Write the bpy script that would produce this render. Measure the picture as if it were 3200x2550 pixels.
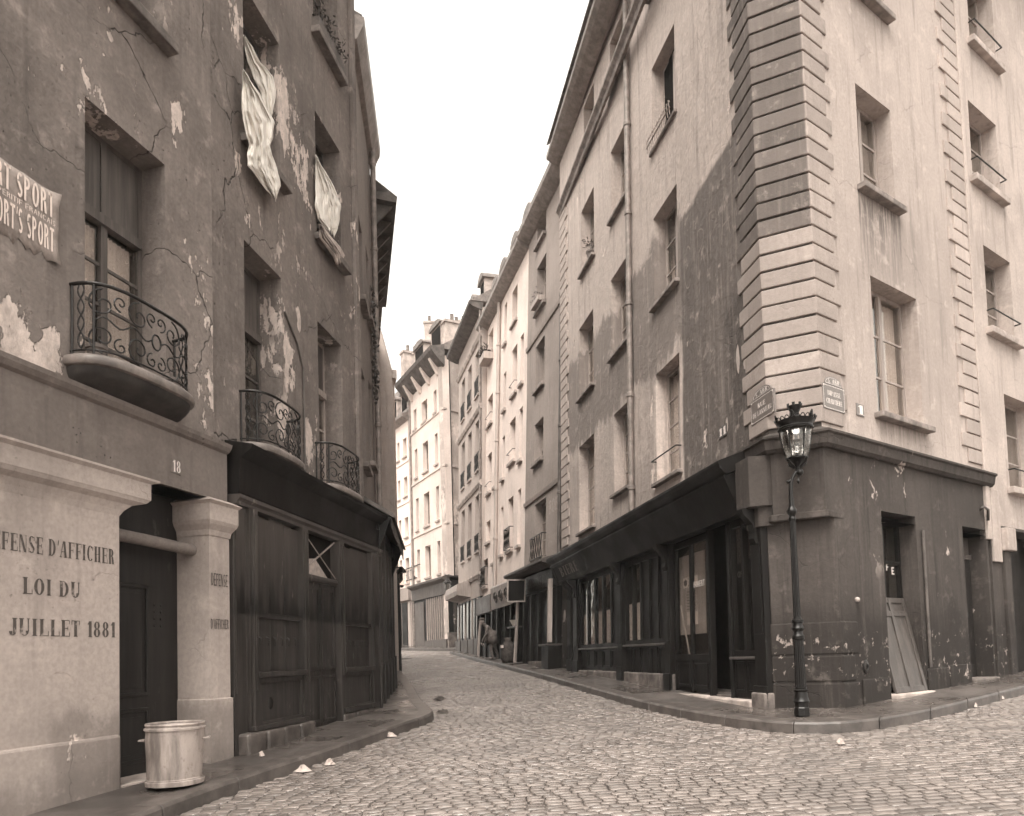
import bpy, bmesh, math, random
from mathutils import Vector, Matrix, noise
random.seed(7)
R=math.radians
for o in list(bpy.data.objects): bpy.data.objects.remove(o)
SC=bpy.context.scene; COL=SC.collection
EYE=1.44                                   # camera height over the road under it; geometry below is written relative to the eye
# ------------------------------------------------------------------ camera
F_PX,CX,CY=2300.,1600.,1930.               # focal length and principal point in photo pixels (3200 x 2550)
PITCH=math.atan(120/2300.); ROLL=.03
fw=Vector((0,math.cos(PITCH),math.sin(PITCH))); rt0=Vector((1,0,0)); up0=rt0.cross(fw)
rt=rt0*math.cos(ROLL)-up0*math.sin(ROLL); up=up0*math.cos(ROLL)+rt0*math.sin(ROLL)
cd=bpy.data.cameras.new('camera'); cam=bpy.data.objects.new('camera',cd); COL.objects.link(cam)
m=Matrix.Identity(4)
for i in range(3): m[i][0]=rt[i]; m[i][1]=up[i]; m[i][2]=-fw[i]
m[2][3]=EYE; cam.matrix_world=m
cd.sensor_fit='HORIZONTAL'; cd.sensor_width=36; cd.lens=36*F_PX/3200; cd.shift_y=(CY-1275)/3200; cd.clip_end=2000; cd.clip_start=.05
SC.camera=cam
SC.render.resolution_x=1024; SC.render.resolution_y=816
# ------------------------------------------------------------------ sky, sun, exposure
SUN_EL,SUN_AZ=58,200                       # degrees; azimuth clockwise from +Y (street axis): behind the camera
w=bpy.data.worlds.new('World'); SC.world=w; w.use_nodes=True; nt=w.node_tree; nt.nodes.clear()
sk=nt.nodes.new('ShaderNodeTexSky'); sk.sky_type='NISHITA'; sk.sun_disc=False; sk.sun_elevation=R(SUN_EL); sk.sun_rotation=R(SUN_AZ)
sk.air_density=1; sk.dust_density=4; sk.ozone_density=1
hs=nt.nodes.new('ShaderNodeHueSaturation'); hs.inputs['Saturation'].default_value=0.0
tn=nt.nodes.new('ShaderNodeMix'); tn.data_type='RGBA'; tn.blend_type='MULTIPLY'; tn.inputs[0].default_value=1; tn.inputs[7].default_value=(1,.955,.885,1)
gm=nt.nodes.new('ShaderNodeGamma'); gm.inputs[1].default_value=.5     # an even overcast sky
bg=nt.nodes.new('ShaderNodeBackground'); bg.inputs['Strength'].default_value=.15; ow=nt.nodes.new('ShaderNodeOutputWorld')
nt.links.new(sk.outputs[0],hs.inputs['Color']); nt.links.new(hs.outputs[0],gm.inputs[0]); nt.links.new(gm.outputs[0],tn.inputs[6]); nt.links.new(tn.outputs[2],bg.inputs['Color']); nt.links.new(bg.outputs[0],ow.inputs[0])
sd=bpy.data.lights.new('sun','SUN'); sd.energy=.8; sd.angle=R(40); sd.color=(1,.95,.88); so=bpy.data.objects.new('sun',sd); COL.objects.link(so)
so.rotation_euler=(R(90-SUN_EL),0,R(180-SUN_AZ)); so.location=(20,-20,40)
vs=SC.view_settings; vs.view_transform='Standard'; vs.look='None'; vs.gamma=1; vs.use_curve_mapping=False; vs.exposure=2.65
SC.render.engine='CYCLES'; SC.cycles.max_bounces=5; SC.cycles.diffuse_bounces=3; SC.cycles.glossy_bounces=2; SC.cycles.transparent_max_bounces=10; SC.cycles.use_adaptive_sampling=True; SC.cycles.adaptive_threshold=.035; SC.cycles.adaptive_min_samples=20; SC.cycles.use_denoising=True

# ------------------------------------------------------------------ pixel -> place
def ray(x,y):
    d=fw+rt*((x-CX)/F_PX)-up*((y-CY)/F_PX); return d/d.y
def g(x,y):                                # road surface, relative to the eye
    yc=max(-5,min(y,60)); xc=max(-12,min(x,16)); return -EYE+.036*yc+.0003*yc*abs(yc)+.025*xc
class Fac:                                 # a facade: origin, heading, outward side, batter
    def __init__(s,A,az,side,lean=0):
        a=R(az); s.A=Vector((A[0],A[1],0)); s.e=Vector((math.sin(a),math.cos(a),0)); s.n=Vector((s.e.y,-s.e.x,0))*side; s.lean=lean; s.rd=side; s.twist=False
    def ln(s,u): return s.lean*min(1,max(0,(u+.16)/3.02)) if s.twist else s.lean
    def P(s,u,v,z): return s.A+s.e*u+s.n*(v-s.ln(u)*z)+Vector((0,0,z))
    def px(s,x,y,v=0):
        d=ray(x,y); u=3.
        for _ in range(30 if s.twist else 1):
            t=(s.A.dot(s.n)+v)/(d.dot(s.n)+s.ln(u)*d.z); p=d*t; u=.5*u+.5*(p-s.A).dot(s.e)
        return (p-s.A).dot(s.e),p.z
    def ground(s,u,v=0): p=s.P(u,v,0); return g(p.x,p.y)

# ------------------------------------------------------------------ objects
BASE={}
class MB:
    def __init__(s): s.v=[]; s.f=[]
    def add(s,vs,fs):
        o=len(s.v); s.v+=[Vector(p) for p in vs]; s.f+=[[i+o for i in f] for f in fs]; return s
    def poly(s,pts): return s.add(pts,[list(range(len(pts)))])
    def hexa(s,q): return s.add(q,[[3,2,1,0],[4,5,6,7],[0,1,5,4],[1,2,6,5],[2,3,7,6],[3,0,4,7]])
    def fb(s,F,u0,u1,v0,v1,z0,z1):
        return s.hexa([F.P(u0,v0,z0),F.P(u1,v0,z0),F.P(u1,v1,z0),F.P(u0,v1,z0),F.P(u0,v0,z1),F.P(u1,v0,z1),F.P(u1,v1,z1),F.P(u0,v1,z1)])
    def box(s,c,a,b,h):                    # centre, half vectors
        c=Vector(c);a=Vector(a);b=Vector(b);h=Vector(h)
        return s.hexa([c-a-b-h,c+a-b-h,c+a+b-h,c-a+b-h,c-a-b+h,c+a-b+h,c+a+b+h,c-a+b+h])
    def prism(s,pts,vec):
        n=len(pts); vec=Vector(vec); vs=[Vector(p) for p in pts]; vs+=[p+vec for p in vs]
        return s.add(vs,[list(range(n))[::-1],list(range(n,2*n))]+[[i,(i+1)%n,n+(i+1)%n,n+i] for i in range(n)])
    def loft(s,rings,closed=True,cap=True):
        n=len(rings[0]); vs=[p for r in rings for p in r]; fs=[]
        for k in range(len(rings)-1):
            for i in range(n if closed else n-1):
                j=(i+1)%n; fs.append([k*n+i,k*n+j,(k+1)*n+j,(k+1)*n+i])
        if cap: fs+=[list(range(n))[::-1],list(range((len(rings)-1)*n,len(rings)*n))]
        return s.add(vs,fs)
    def tube(s,path,r,sides=6,cap=True):
        path=[Vector(p) for p in path]; rings=[]; N=len(path); ref=None
        for i,p in enumerate(path):
            t=(path[min(i+1,N-1)]-path[max(i-1,0)]).normalized()
            if ref is None: ref=Vector((0,0,1)) if abs(t.z)<.9 else Vector((1,0,0))
            a=t.cross(ref); 
            if a.length<1e-4: a=t.cross(Vector((.3,.5,.8)))
            a.normalize(); b=t.cross(a); ref=-b if False else ref
            rr=r[i] if isinstance(r,(list,tuple)) else r
            rings.append([p+a*math.cos(2*math.pi*k/sides)*rr+b*math.sin(2*math.pi*k/sides)*rr for k in range(sides)])
        return s.loft(rings,True,cap)
    def lathe(s,c,prof,n=16,flute=0,cap=True):
        c=Vector(c); rings=[]
        for r,z in prof:
            rings.append([c+Vector((math.cos(2*math.pi*k/n),math.sin(2*math.pi*k/n),0))*r*(1-(flute if k%2 else 0))+Vector((0,0,z)) for k in range(n)])
        return s.loft(rings,True,cap)
    def sphere(s,c,r,n=10,sc=(1,1,1)):
        return s.loft([[Vector(c)+Vector((math.cos(2*math.pi*k/n)*math.sin(a)*r*sc[0],math.sin(2*math.pi*k/n)*math.sin(a)*r*sc[1],-math.cos(a)*r*sc[2])) for k in range(n)] for a in [max(.02,min(math.pi-.02,math.pi*i/8)) for i in range(9)]])
    def build(s,name,mat,parent=None,bev=0,smooth=False,label=None,kind=None,base=None):
        b=Vector(BASE[parent.name]) if parent else Vector(base if base is not None else (0,0,-EYE))
        me=bpy.data.meshes.new(name); me.from_pydata([tuple(p-b) for p in s.v],[],s.f); me.materials.append(MAT[mat] if isinstance(mat,str) else mat)
        bm=bmesh.new(); bm.from_mesh(me); bmesh.ops.recalc_face_normals(bm,faces=bm.faces); bm.to_mesh(me); bm.free()
        if smooth:
            for p in me.polygons: p.use_smooth=True
        return obj(name,me,parent,b,bev,label,kind,smooth)
def obj(name,me,parent,b,bev=0,label=None,kind=None,smooth=False,loc=None):
    o=bpy.data.objects.new(name,me); COL.objects.link(o); BASE[o.name]=tuple(b)
    if parent: o.parent=parent; o.location=loc if loc is not None else (0,0,0)
    else: o.location=Vector(b)+Vector((0,0,EYE))
    if bev:
        md=o.modifiers.new('bevel','BEVEL'); md.width=bev; md.segments=2; md.limit_method='ANGLE'; md.angle_limit=R(40)
    if smooth==2:
        md=o.modifiers.new('es','EDGE_SPLIT'); md.split_angle=R(40)
    if label: o['label']=label
    if kind: o['kind']=kind
    return o
def tag(o,label,cat,group=None):
    o['label']=label; o['category']=cat
    if group: o['group']=group
    return o
def thing(name,label,cat,base,group=None):
    o=bpy.data.objects.new(name,None); COL.objects.link(o); o.empty_display_size=.2; BASE[o.name]=tuple(base); o.location=Vector(base)+Vector((0,0,EYE)); return tag(o,label,cat,group)

# ------------------------------------------------------------------ materials
MAT={}
def sep(v,k=1.0): return (v*(1+.15*k),v*(1-.025*k),v*(1-.115*k),1)
class NT:
    def __init__(s,name,F=None,objco=False):
        s.m=bpy.data.materials.new(name); s.m.use_nodes=True; s.t=s.m.node_tree; s.b=s.t.nodes['Principled BSDF']; MAT[name]=s.m
        if objco: s.co=s.t.nodes.new('ShaderNodeTexCoord').outputs['Object']
        else: s.co=s.t.nodes.new('ShaderNodeNewGeometry').outputs['Position']
        if F is not None:
            def dot(vec,off):
                d=s.t.nodes.new('ShaderNodeVectorMath'); d.operation='DOT_PRODUCT'; s.t.links.new(s.co,d.inputs[0]); d.inputs[1].default_value=tuple(vec)
                return s.ma('SUBTRACT',d.outputs['Value'],off)
            s.u=dot(F.e,F.A.dot(F.e)); s.v=dot(F.n,F.A.dot(F.n)); s.z=dot(Vector((0,0,1)),EYE)
            c=s.t.nodes.new('ShaderNodeCombineXYZ'); s.t.links.new(s.u,c.inputs[0]); s.t.links.new(s.v,c.inputs[1]); s.t.links.new(s.z,c.inputs[2]); s.co=c.outputs[0]
    def set(s,sock,v):
        if isinstance(v,bpy.types.NodeSocket): s.t.links.new(v,sock)
        else: sock.default_value=v
    def ma(s,op,a,b=0.,clamp=False):
        n=s.t.nodes.new('ShaderNodeMath'); n.operation=op; n.use_clamp=clamp; s.set(n.inputs[0],a); s.set(n.inputs[1],b); return n.outputs[0]
    def map(s,sc=(1,1,1),loc=(0,0,0),vec=None):
        n=s.t.nodes.new('ShaderNodeMapping'); s.set(n.inputs['Vector'],vec or s.co); n.inputs['Scale'].default_value=sc; n.inputs['Location'].default_value=loc; return n.outputs[0]
    def nz(s,scale,detail=4,rough=.55,dist=0,vec=None,out='Fac'):
        n=s.t.nodes.new('ShaderNodeTexNoise'); s.set(n.inputs['Vector'],vec or s.co); n.inputs['Scale'].default_value=scale; n.inputs['Detail'].default_value=detail; n.inputs['Roughness'].default_value=rough; n.inputs['Distortion'].default_value=dist
        return n.outputs[out] if out=='Fac' else n.outputs[1]
    def vor(s,scale,vec=None,feature='DISTANCE_TO_EDGE'):
        n=s.t.nodes.new('ShaderNodeTexVoronoi'); n.feature=feature; s.set(n.inputs['Vector'],vec or s.co); n.inputs['Scale'].default_value=scale; return n.outputs['Distance']
    def mr(s,x,a,b,c=0.,d=1.):
        n=s.t.nodes.new('ShaderNodeMapRange'); n.interpolation_type='SMOOTHSTEP'; s.set(n.inputs[0],x); n.inputs[1].default_value=a; n.inputs[2].default_value=b; n.inputs[3].default_value=c; n.inputs[4].default_value=d; return n.outputs[0]
    def mx(s,f,a,b,mode='MIX'):
        n=s.t.nodes.new('ShaderNodeMix'); n.data_type='RGBA'; n.blend_type=mode; s.set(n.inputs[0],f); s.set(n.inputs[6],a); s.set(n.inputs[7],b); return n.outputs[2]
    def warp(s,scale,amt,vec=None):
        c=s.nz(scale,3,.6,vec=vec,out='c'); a=s.t.nodes.new('ShaderNodeVectorMath'); a.operation='SUBTRACT'; s.set(a.inputs[0],c); a.inputs[1].default_value=(.5,.5,.5)
        b=s.t.nodes.new('ShaderNodeVectorMath'); b.operation='MULTIPLY_ADD'; s.set(b.inputs[0],a.outputs[0]); b.inputs[1].default_value=(amt,)*3; s.set(b.inputs[2],vec or s.co); return b.outputs[0]
    def bump(s,h,strength=.5,dist=.01):
        n=s.t.nodes.new('ShaderNodeBump'); n.inputs['Strength'].default_value=strength; n.inputs['Distance'].default_value=dist; s.set(n.inputs['Height'],h); s.t.links.new(n.outputs[0],s.b.inputs['Normal'])
    def fin(s,col,rough=.85,spec=.3,metal=0):
        s.set(s.b.inputs['Base Color'],col); s.set(s.b.inputs['Roughness'],rough); s.b.inputs['Specular IOR Level'].default_value=spec; s.b.inputs['Metallic'].default_value=metal; return s.m
    def rect(s,u0,u1,z0,z1,soft=.05,wob=.15,wscale=2.,seed=0.):
        if not hasattr(s,'wn'): s.wn=[s.ma('SUBTRACT',s.ma('MULTIPLY',s.nz(1.7,5,.68,vec=s.map((1,1,.5),(seed,3,1))),2.4),1.2),s.ma('SUBTRACT',s.ma('MULTIPLY',s.nz(2.3,5,.68,vec=s.map((1,1,.4),(seed,9,5))),2.4),1.2)]
        u=s.ma('ADD',s.u,s.ma('MULTIPLY',s.wn[0],wob)); z=s.ma('ADD',s.z,s.ma('MULTIPLY',s.wn[1],wob))
        r=s.ma('MULTIPLY',s.mr(u,u0-soft,u0+soft),s.mr(u,u1-soft,u1+soft,1,0)); q=s.ma('MULTIPLY',s.mr(z,z0-soft,z0+soft),s.mr(z,z1-soft,z1+soft,1,0))
        return s.ma('MULTIPLY',r,q)
s_cast=.9
def plaster(name,F,base,dark,light,peel=.62,crack=.5,streak=.5,rects=(),seed=0.,rough=.9,bs=.6,pits=.5,und=.5,bare=None,band=None,drips=(),cast=0,spots=(),rnd=0):
    s=NT(name,F); off=s.map(loc=(seed,seed*.7,seed*1.3))
    big=s.nz(.55,5,.6,vec=off); col=s.mx(s.mr(big,.35,.68),sep(base),sep((base+dark)/2))
    for (u0,u1,z0,z1,c,a,soft,wob) in rects: col=s.mx(s.ma('MULTIPLY',s.rect(u0,u1,z0,z1,soft,wob,seed=seed+u0),a),col,sep(c))
    for (u0,u1,z0,z1,c) in drips: dn=s.nz(1,5,.75,vec=s.map((16,16,.9),(seed+u0,0,0))); fd=s.mr(s.z,z0,z1,.25,1.); col=s.mx(s.ma('MULTIPLY',s.ma('MULTIPLY',s.rect(u0,u1,z0-.1,z1,.02,.05,seed=seed),s.mr(dn,.40,.60)),fd),col,sep(c))
    st=s.nz(1,4,.7,vec=s.map((5,5,.35),(seed,0,0))); col=s.mx(s.ma('MULTIPLY',s.mr(st,.5,.75),streak),col,sep(dark))
    st2=s.nz(1,4,.7,vec=s.map((9,9,.5),(seed+4,0,0))); col=s.mx(s.ma('MULTIPLY',s.mr(st2,.52,.8),streak*.45),col,sep(light))
    fine=s.nz(22,4,.7,vec=off); col=s.mx(s.mr(fine,.3,.7,.0,.28),col,sep(dark*.8))
    bl=s.nz(4,5,.7,vec=off); col=s.mx(s.mr(bl,.55,.72,0,.35),col,sep(light))
    wv=s.warp(2.2,.5,off); pl=s.nz(.9,7,.62,vec=s.map((1.5,1.5,.75),vec=wv)); gate=s.nz(.33,2,.5,vec=s.map(loc=(seed+7,0,3)))
    gm_=s.mr(gate,.42,.5)
    if spots: pl=s.ma('ADD',pl,s.ma('MULTIPLY',s.ma('SUBTRACT',s.nz(1,4,.7,vec=s.map((13,13,4.5),vec=off)),.5),.30))
    for (x,y,r_) in spots:
        su,sz=F.px(x,y); dx=s.ma('MULTIPLY',s.ma('SUBTRACT',s.u,su),1.5/r_); dz=s.ma('MULTIPLY',s.ma('SUBTRACT',s.z,sz),.7/r_); d2=s.ma('ADD',s.ma('MULTIPLY',dx,dx),s.ma('MULTIPLY',dz,dz)); k_=s.mr(d2,0.,1.,1.,0.); pl=s.ma('ADD',pl,s.ma('MULTIPLY',k_,.10)); gm_=s.ma('MAXIMUM',gm_,s.mr(k_,.0,.25))
    pm=s.ma('MULTIPLY',s.mr(pl,peel,peel+.015),gm_); col=s.mx(pm,col,s.mx(s.mr(s.nz(9,5,.7,vec=s.map((1,1,.5),vec=off)),.35,.7),sep(bare or light*1.15),sep((bare or light)*.62)))
    if band:
        bz0,bz1,th,bc=band; bn=s.nz(1,8,.7,vec=s.map((9,9,7.5),vec=s.warp(5,.10,off))); zg=s.ma('MULTIPLY',s.mr(s.z,bz0-.15,bz0+.1),s.mr(s.z,bz1-.1,bz1+.25,1,0)); bm_=s.mr(s.ma('MULTIPLY',bn,s.ma('ADD',.55,s.ma('MULTIPLY',zg,.45))),th,th+.03); col=s.mx(bm_,col,sep(bc)); pm=s.ma('MAXIMUM',pm,bm_)
    wc=s.warp(2.5,.35,off); ed=s.vor(.8,s.map((.7,.7,1),vec=wc)); cg=s.nz(.8,3,.5,vec=s.map(loc=(seed+2,8,0))); cm=s.ma('MULTIPLY',s.mr(ed,.0008,.0055,1,0),s.mr(cg,.47,.6)); cm=s.ma('MULTIPLY',cm,crack); col=s.mx(s.ma('MULTIPLY',cm,.8),col,sep(dark*.35))
    pt=s.nz(30,3,.5,vec=off); pg=s.nz(2.4,4,.6,vec=s.map(loc=(seed+5,1,0))); pk=s.ma('MULTIPLY',s.ma('MULTIPLY',s.mr(pt,.66,.72),s.mr(pg,.5,.62)),pits); col=s.mx(pk,col,sep(dark*.45))
    h=s.ma('ADD',s.ma('MULTIPLY',fine,.25),s.ma('MULTIPLY',bl,.8)); h=s.ma('ADD',h,s.ma('MULTIPLY',big,und*6)); h=s.ma('SUBTRACT',h,s.ma('MULTIPLY',pm,1.2)); h=s.ma('SUBTRACT',h,s.ma('MULTIPLY',cm,1.2)); h=s.ma('SUBTRACT',h,s.ma('MULTIPLY',pk,.8))
    if rnd: col=s.mx(s.ma('MULTIPLY',s.t.nodes.new('ShaderNodeObjectInfo').outputs['Random'],rnd),col,sep(dark))
    if cast: rc=s.nz(1,4,.55,.2,vec=s.map((9,9,7.5),vec=off)); h=s.ma('ADD',h,s.ma('MULTIPLY',rc,cast*s_cast)); col=s.mx(s.mr(rc,.36,.62,.10,0),col,sep(dark*.8))
    s.bump(h,bs,.02); return s.fin(col,rough,.2)
def wood(name,a,b,rough=.45,spec=.4,wear=.0,axis=(14,14,.8),stain=False):
    s=NT(name); gr=s.nz(1,6,.65,vec=s.map(axis)); col=s.mx(s.mr(gr,.35,.7),sep(a),sep(b)); bl=s.nz(1.2,4,.6); col=s.mx(s.mr(bl,.5,.75,0,.5),col,sep(b*1.2))
    if stain:     # damp running up the boards above the shutter bar
        z=s.t.nodes.new('ShaderNodeSeparateXYZ'); s.t.links.new(s.co,z.inputs[0]); tg=s.nz(1,3,.5,vec=s.map((5.5,5.5,.02))); hh=s.ma('ADD',s.ma('MULTIPLY',tg,1.7),1.42); sm=s.ma('MULTIPLY',s.mr(s.ma('SUBTRACT',hh,z.outputs[2]),-.12,.16),s.mr(z.outputs[2],EYE+.55,EYE+.62)); col=s.mx(s.ma('MULTIPLY',sm,.85),col,sep(.008))
        col=s.mx(s.mr(z.outputs[2],EYE+.75,EYE+1.9,0,.35),col,sep(.12))
    h=gr
    if wear:
        w_=s.nz(1,8,.75,vec=s.map((9,9,2.2))); gt=s.nz(1.5,3,.5); wm=s.ma('MULTIPLY',s.mr(w_,.6,.66),s.mr(gt,.47,.6)); col=s.mx(s.ma('MULTIPLY',wm,wear),col,sep(.34)); h=s.ma('SUBTRACT',gr,wm)
    s.bump(h,.25,.004); return s.fin(col,s.mr(bl,.3,.7,rough-.08,rough+.15),spec)
def plain(name,v,rough=.6,spec=.3,metal=0,var=.25,scale=6,bs=.15,k=1.,objco=True):
    s=NT(name,objco=objco); n=s.nz(scale,6,.65); col=s.mx(s.mr(n,.3,.72),sep(v*(1-var),k),sep(v*(1+var),k)); s.bump(n,bs,.006); return s.fin(col,rough,spec,metal)
def glassmat(name,tint=.75,rough=.02):
    s=NT(name); t=s.t; tr=t.nodes.new('ShaderNodeBsdfTransparent'); tr.inputs[0].default_value=(tint,tint*.995,tint*.985,1); gl=t.nodes.new('ShaderNodeBsdfGlossy'); gl.inputs['Roughness'].default_value=rough; gl.inputs['Color'].default_value=(.95,.93,.9,1)
    lw=t.nodes.new('ShaderNodeLayerWeight'); lw.inputs['Blend'].default_value=.5; fr=t.nodes.new('ShaderNodeMath'); fr.operation='MULTIPLY_ADD'; t.links.new(s.ma('POWER',lw.outputs['Facing'],4.6),fr.inputs[0]); fr.inputs[1].default_value=.9; fr.inputs[2].default_value=.085; bp=t.nodes.new('ShaderNodeBump'); bp.inputs['Strength'].default_value=.12; bp.inputs['Distance'].default_value=.02; t.links.new(s.nz(2.5,2),bp.inputs['Height']); t.links.new(bp.outputs[0],gl.inputs['Normal']); t.links.new(bp.outputs[0],lw.inputs['Normal'])
    mxs=t.nodes.new('ShaderNodeMixShader'); t.links.new(fr.outputs[0],mxs.inputs[0]); t.links.new(tr.outputs[0],mxs.inputs[1]); t.links.new(gl.outputs[0],mxs.inputs[2]); t.links.new(mxs.outputs[0],t.nodes['Material Output'].inputs['Surface']); return s.m
def lace(name,F,zs=6.,us=9.):
    s=NT(name,F); wv=s.vor(10,s.warp(4,.06),'F1'); ring=s.ma('SINE',s.ma('MULTIPLY',wv,90.)); col=s.mx(s.mr(ring,-.2,.5),sep(.34),sep(.74)); n=s.nz(60,2); col=s.mx(s.mr(n,.45,.6,0,.25),col,sep(.25)); s.bump(ring,.1,.003); return s.fin(col,.95,.1)

LA=Fac((-3.33,8.25),16.3,1); LB=Fac((-3.33,8.25),9.8,1)
C2=LB.P(4.45,0,0); L2F=Fac((C2.x,C2.y),-5.5,1); L3F=Fac((-2.9,16.0),-12.4,1); L4F=Fac((-3.73,24.0),-14,1); L4G=Fac((-3.73,24.0),-100,-1)
RL=Fac((3.53,10.0),-11.3,-1,.028); RL.twist=True; RI=Fac((4.30,9.66),54.5,1); Q4=RL.P(10.9,0,0); R4=Fac((Q4.x,Q4.y),-14.5,-1,.047); R6F=Fac((1.47,20.4),-14.5,-1,.028)
F2=Fac((-3.5,40.5),-27,-1); F1=Fac((-6.22,45.85),-30,-1); F2S=Fac((-3.5,40.5),48,1)
pU=RL.P(-.16,0,4.3); qU=RI.P(-.18,0,4.3); pL=RL.P(0,0,0); qL=RI.P(0,0,0)

plaster('plaster_18',LA,.23,.06,.45,peel=.60,cast=.5,crack=1.,streak=.4,seed=3.1,bs=.9,spots=[(640,1080,.55),(90,1000,.5),(40,1060,.35),(560,400,.3),(500,870,.2),(160,1110,.25)],bare=.58,pits=.9)
plaster('plaster_18b',LB,.22,.055,.45,peel=.575,cast=.5,crack=1.,streak=.5,seed=8.4,bs=.9,spots=[(876,960,.30),(770,660,.28),(816,690,.30),(877,685,.2),(748,520,.22),(905,1130,.42),(962,1390,.34),(930,1000,.18),(1060,620,.25)],bare=.62,pits=.8)
plaster('plaster_light',LA,.42,.18,.54,peel=.7,crack=.3,streak=.35,seed=1.7,bs=.35,und=.2,rects=[(-2.1,3,-1.6,-.42,.18,.6,.1,.35),(-6,3,-1.6,-.95,.16,.6,.15,.35)])
plaster('plaster_entab',LA,.20,.09,.28,peel=.8,crack=.1,streak=.5,seed=5.5,bs=.9,pits=1.)
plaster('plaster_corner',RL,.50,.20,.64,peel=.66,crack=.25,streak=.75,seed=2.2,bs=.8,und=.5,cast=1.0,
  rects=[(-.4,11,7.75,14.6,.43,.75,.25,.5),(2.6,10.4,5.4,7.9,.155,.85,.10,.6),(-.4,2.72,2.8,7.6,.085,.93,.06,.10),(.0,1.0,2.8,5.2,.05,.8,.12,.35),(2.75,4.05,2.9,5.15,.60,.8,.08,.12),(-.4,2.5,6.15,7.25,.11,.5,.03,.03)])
plaster('plaster_impasse',RI,.45,.20,.58,peel=.72,crack=.35,streak=.9,seed=6.3,bs=.35,und=.25,drips=[(1.05,2.25,5.35,6.60,.10),(1.3,2.7,2.85,3.28,.2)],rects=[(1.1,2.8,5.5,6.62,.26,.4,.06,.35),(.3,3.7,3.1,6.0,.32,.55,.4,.8),(2.3,4.0,6.4,14.5,.36,.5,.3,.6),(-.3,1.1,6.5,9,.38,.5,.3,.6)])
plaster('plaster_base',RI,.075,.026,.17,peel=.62,crack=.3,streak=.75,seed=9.1,bs=.6,bare=.46,rects=[(-3,6,-1.2,.50,.026,.85,.35,.6),(-3,6,-1.2,.0,.025,.55,.2,.45)],band=(-.6,.2,.60,.27))
plaster('plaster_far_light',R4,.70,.46,.76,peel=.7,crack=.2,streak=.6,seed=4.6,bs=.5,und=.8)
plaster('plaster_far_mid',R4,.30,.17,.36,peel=.72,crack=.2,streak=.7,seed=7.7,bs=.6,und=.6)
plaster('plaster_far_grey',R4,.40,.26,.46,peel=.75,crack=.1,streak=.6,seed=1.2,bs=.4)
plaster('plaster_end',F2,.68,.42,.74,peel=.70,crack=.2,streak=.6,seed=3.9,bs=.5)
plaster('plaster_end_side',F2S,.44,.2,.6,peel=.50,crack=.3,streak=.5,seed=2.9,bs=.9,bare=.62)
plaster('plaster_hotel',F1,.78,.6,.8,peel=.8,crack=.1,streak=.4,seed=.9,bs=.3)
plaster('plaster_left2',L2F,.22,.12,.3,peel=.7,crack=.4,streak=.7,seed=5.1,bs=.6)
plaster('plaster_gable',L4G,.42,.25,.5,peel=.66,crack=.6,streak=.5,seed=2.6,bs=.6)
plaster('quoin_light',RI,.47,.24,.54,peel=.8,crack=.1,streak=.8,seed=4.1,bs=.5,und=.1,rnd=.5)
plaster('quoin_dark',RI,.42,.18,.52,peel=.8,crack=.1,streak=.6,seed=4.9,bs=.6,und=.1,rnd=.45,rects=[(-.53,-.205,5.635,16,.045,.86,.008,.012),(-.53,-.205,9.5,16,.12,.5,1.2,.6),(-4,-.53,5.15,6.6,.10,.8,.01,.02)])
wood('shop_dark',.006,.012,.42,.18); wood('shutter',.020,.050,.42,.3,.45,stain=True); wood('old_door',.011,.022,.45,.3,.1); wood('frame_dark',.06,.11,.5,.35); wood('frame_pale',.28,.40,.55,.3,.3); wood('frame_mid',.24,.36,.55,.3,.2); wood('panel_grey',.05,.085,.4,.4,.1); wood('post_pale',.30,.42,.6,.3,.4)
plain('iron',.018,.38,.5,.3,.4,20,.2); plain('lamp_iron',.007,.36,.4,.2,.3,30,.2); s_=NT('zinc',objco=True); n_=s_.nz(1,5,.65,vec=s_.map((7,7,1.1))); n2=s_.nz(9,5,.7); c_=s_.mx(s_.mr(n_,.32,.68),sep(.15),sep(.40)); c_=s_.mx(s_.mr(n2,.55,.7,0,.6),c_,sep(.13)); s_.bump(n2,.2,.006); s_.fin(c_,.55,.4,.25); plain('zinc_dark',.09,.5,.4,.2,.35,4,.2,objco=False); plain('pipe',.20,.55,.35,.2,.35,5,.15,objco=False)
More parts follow.
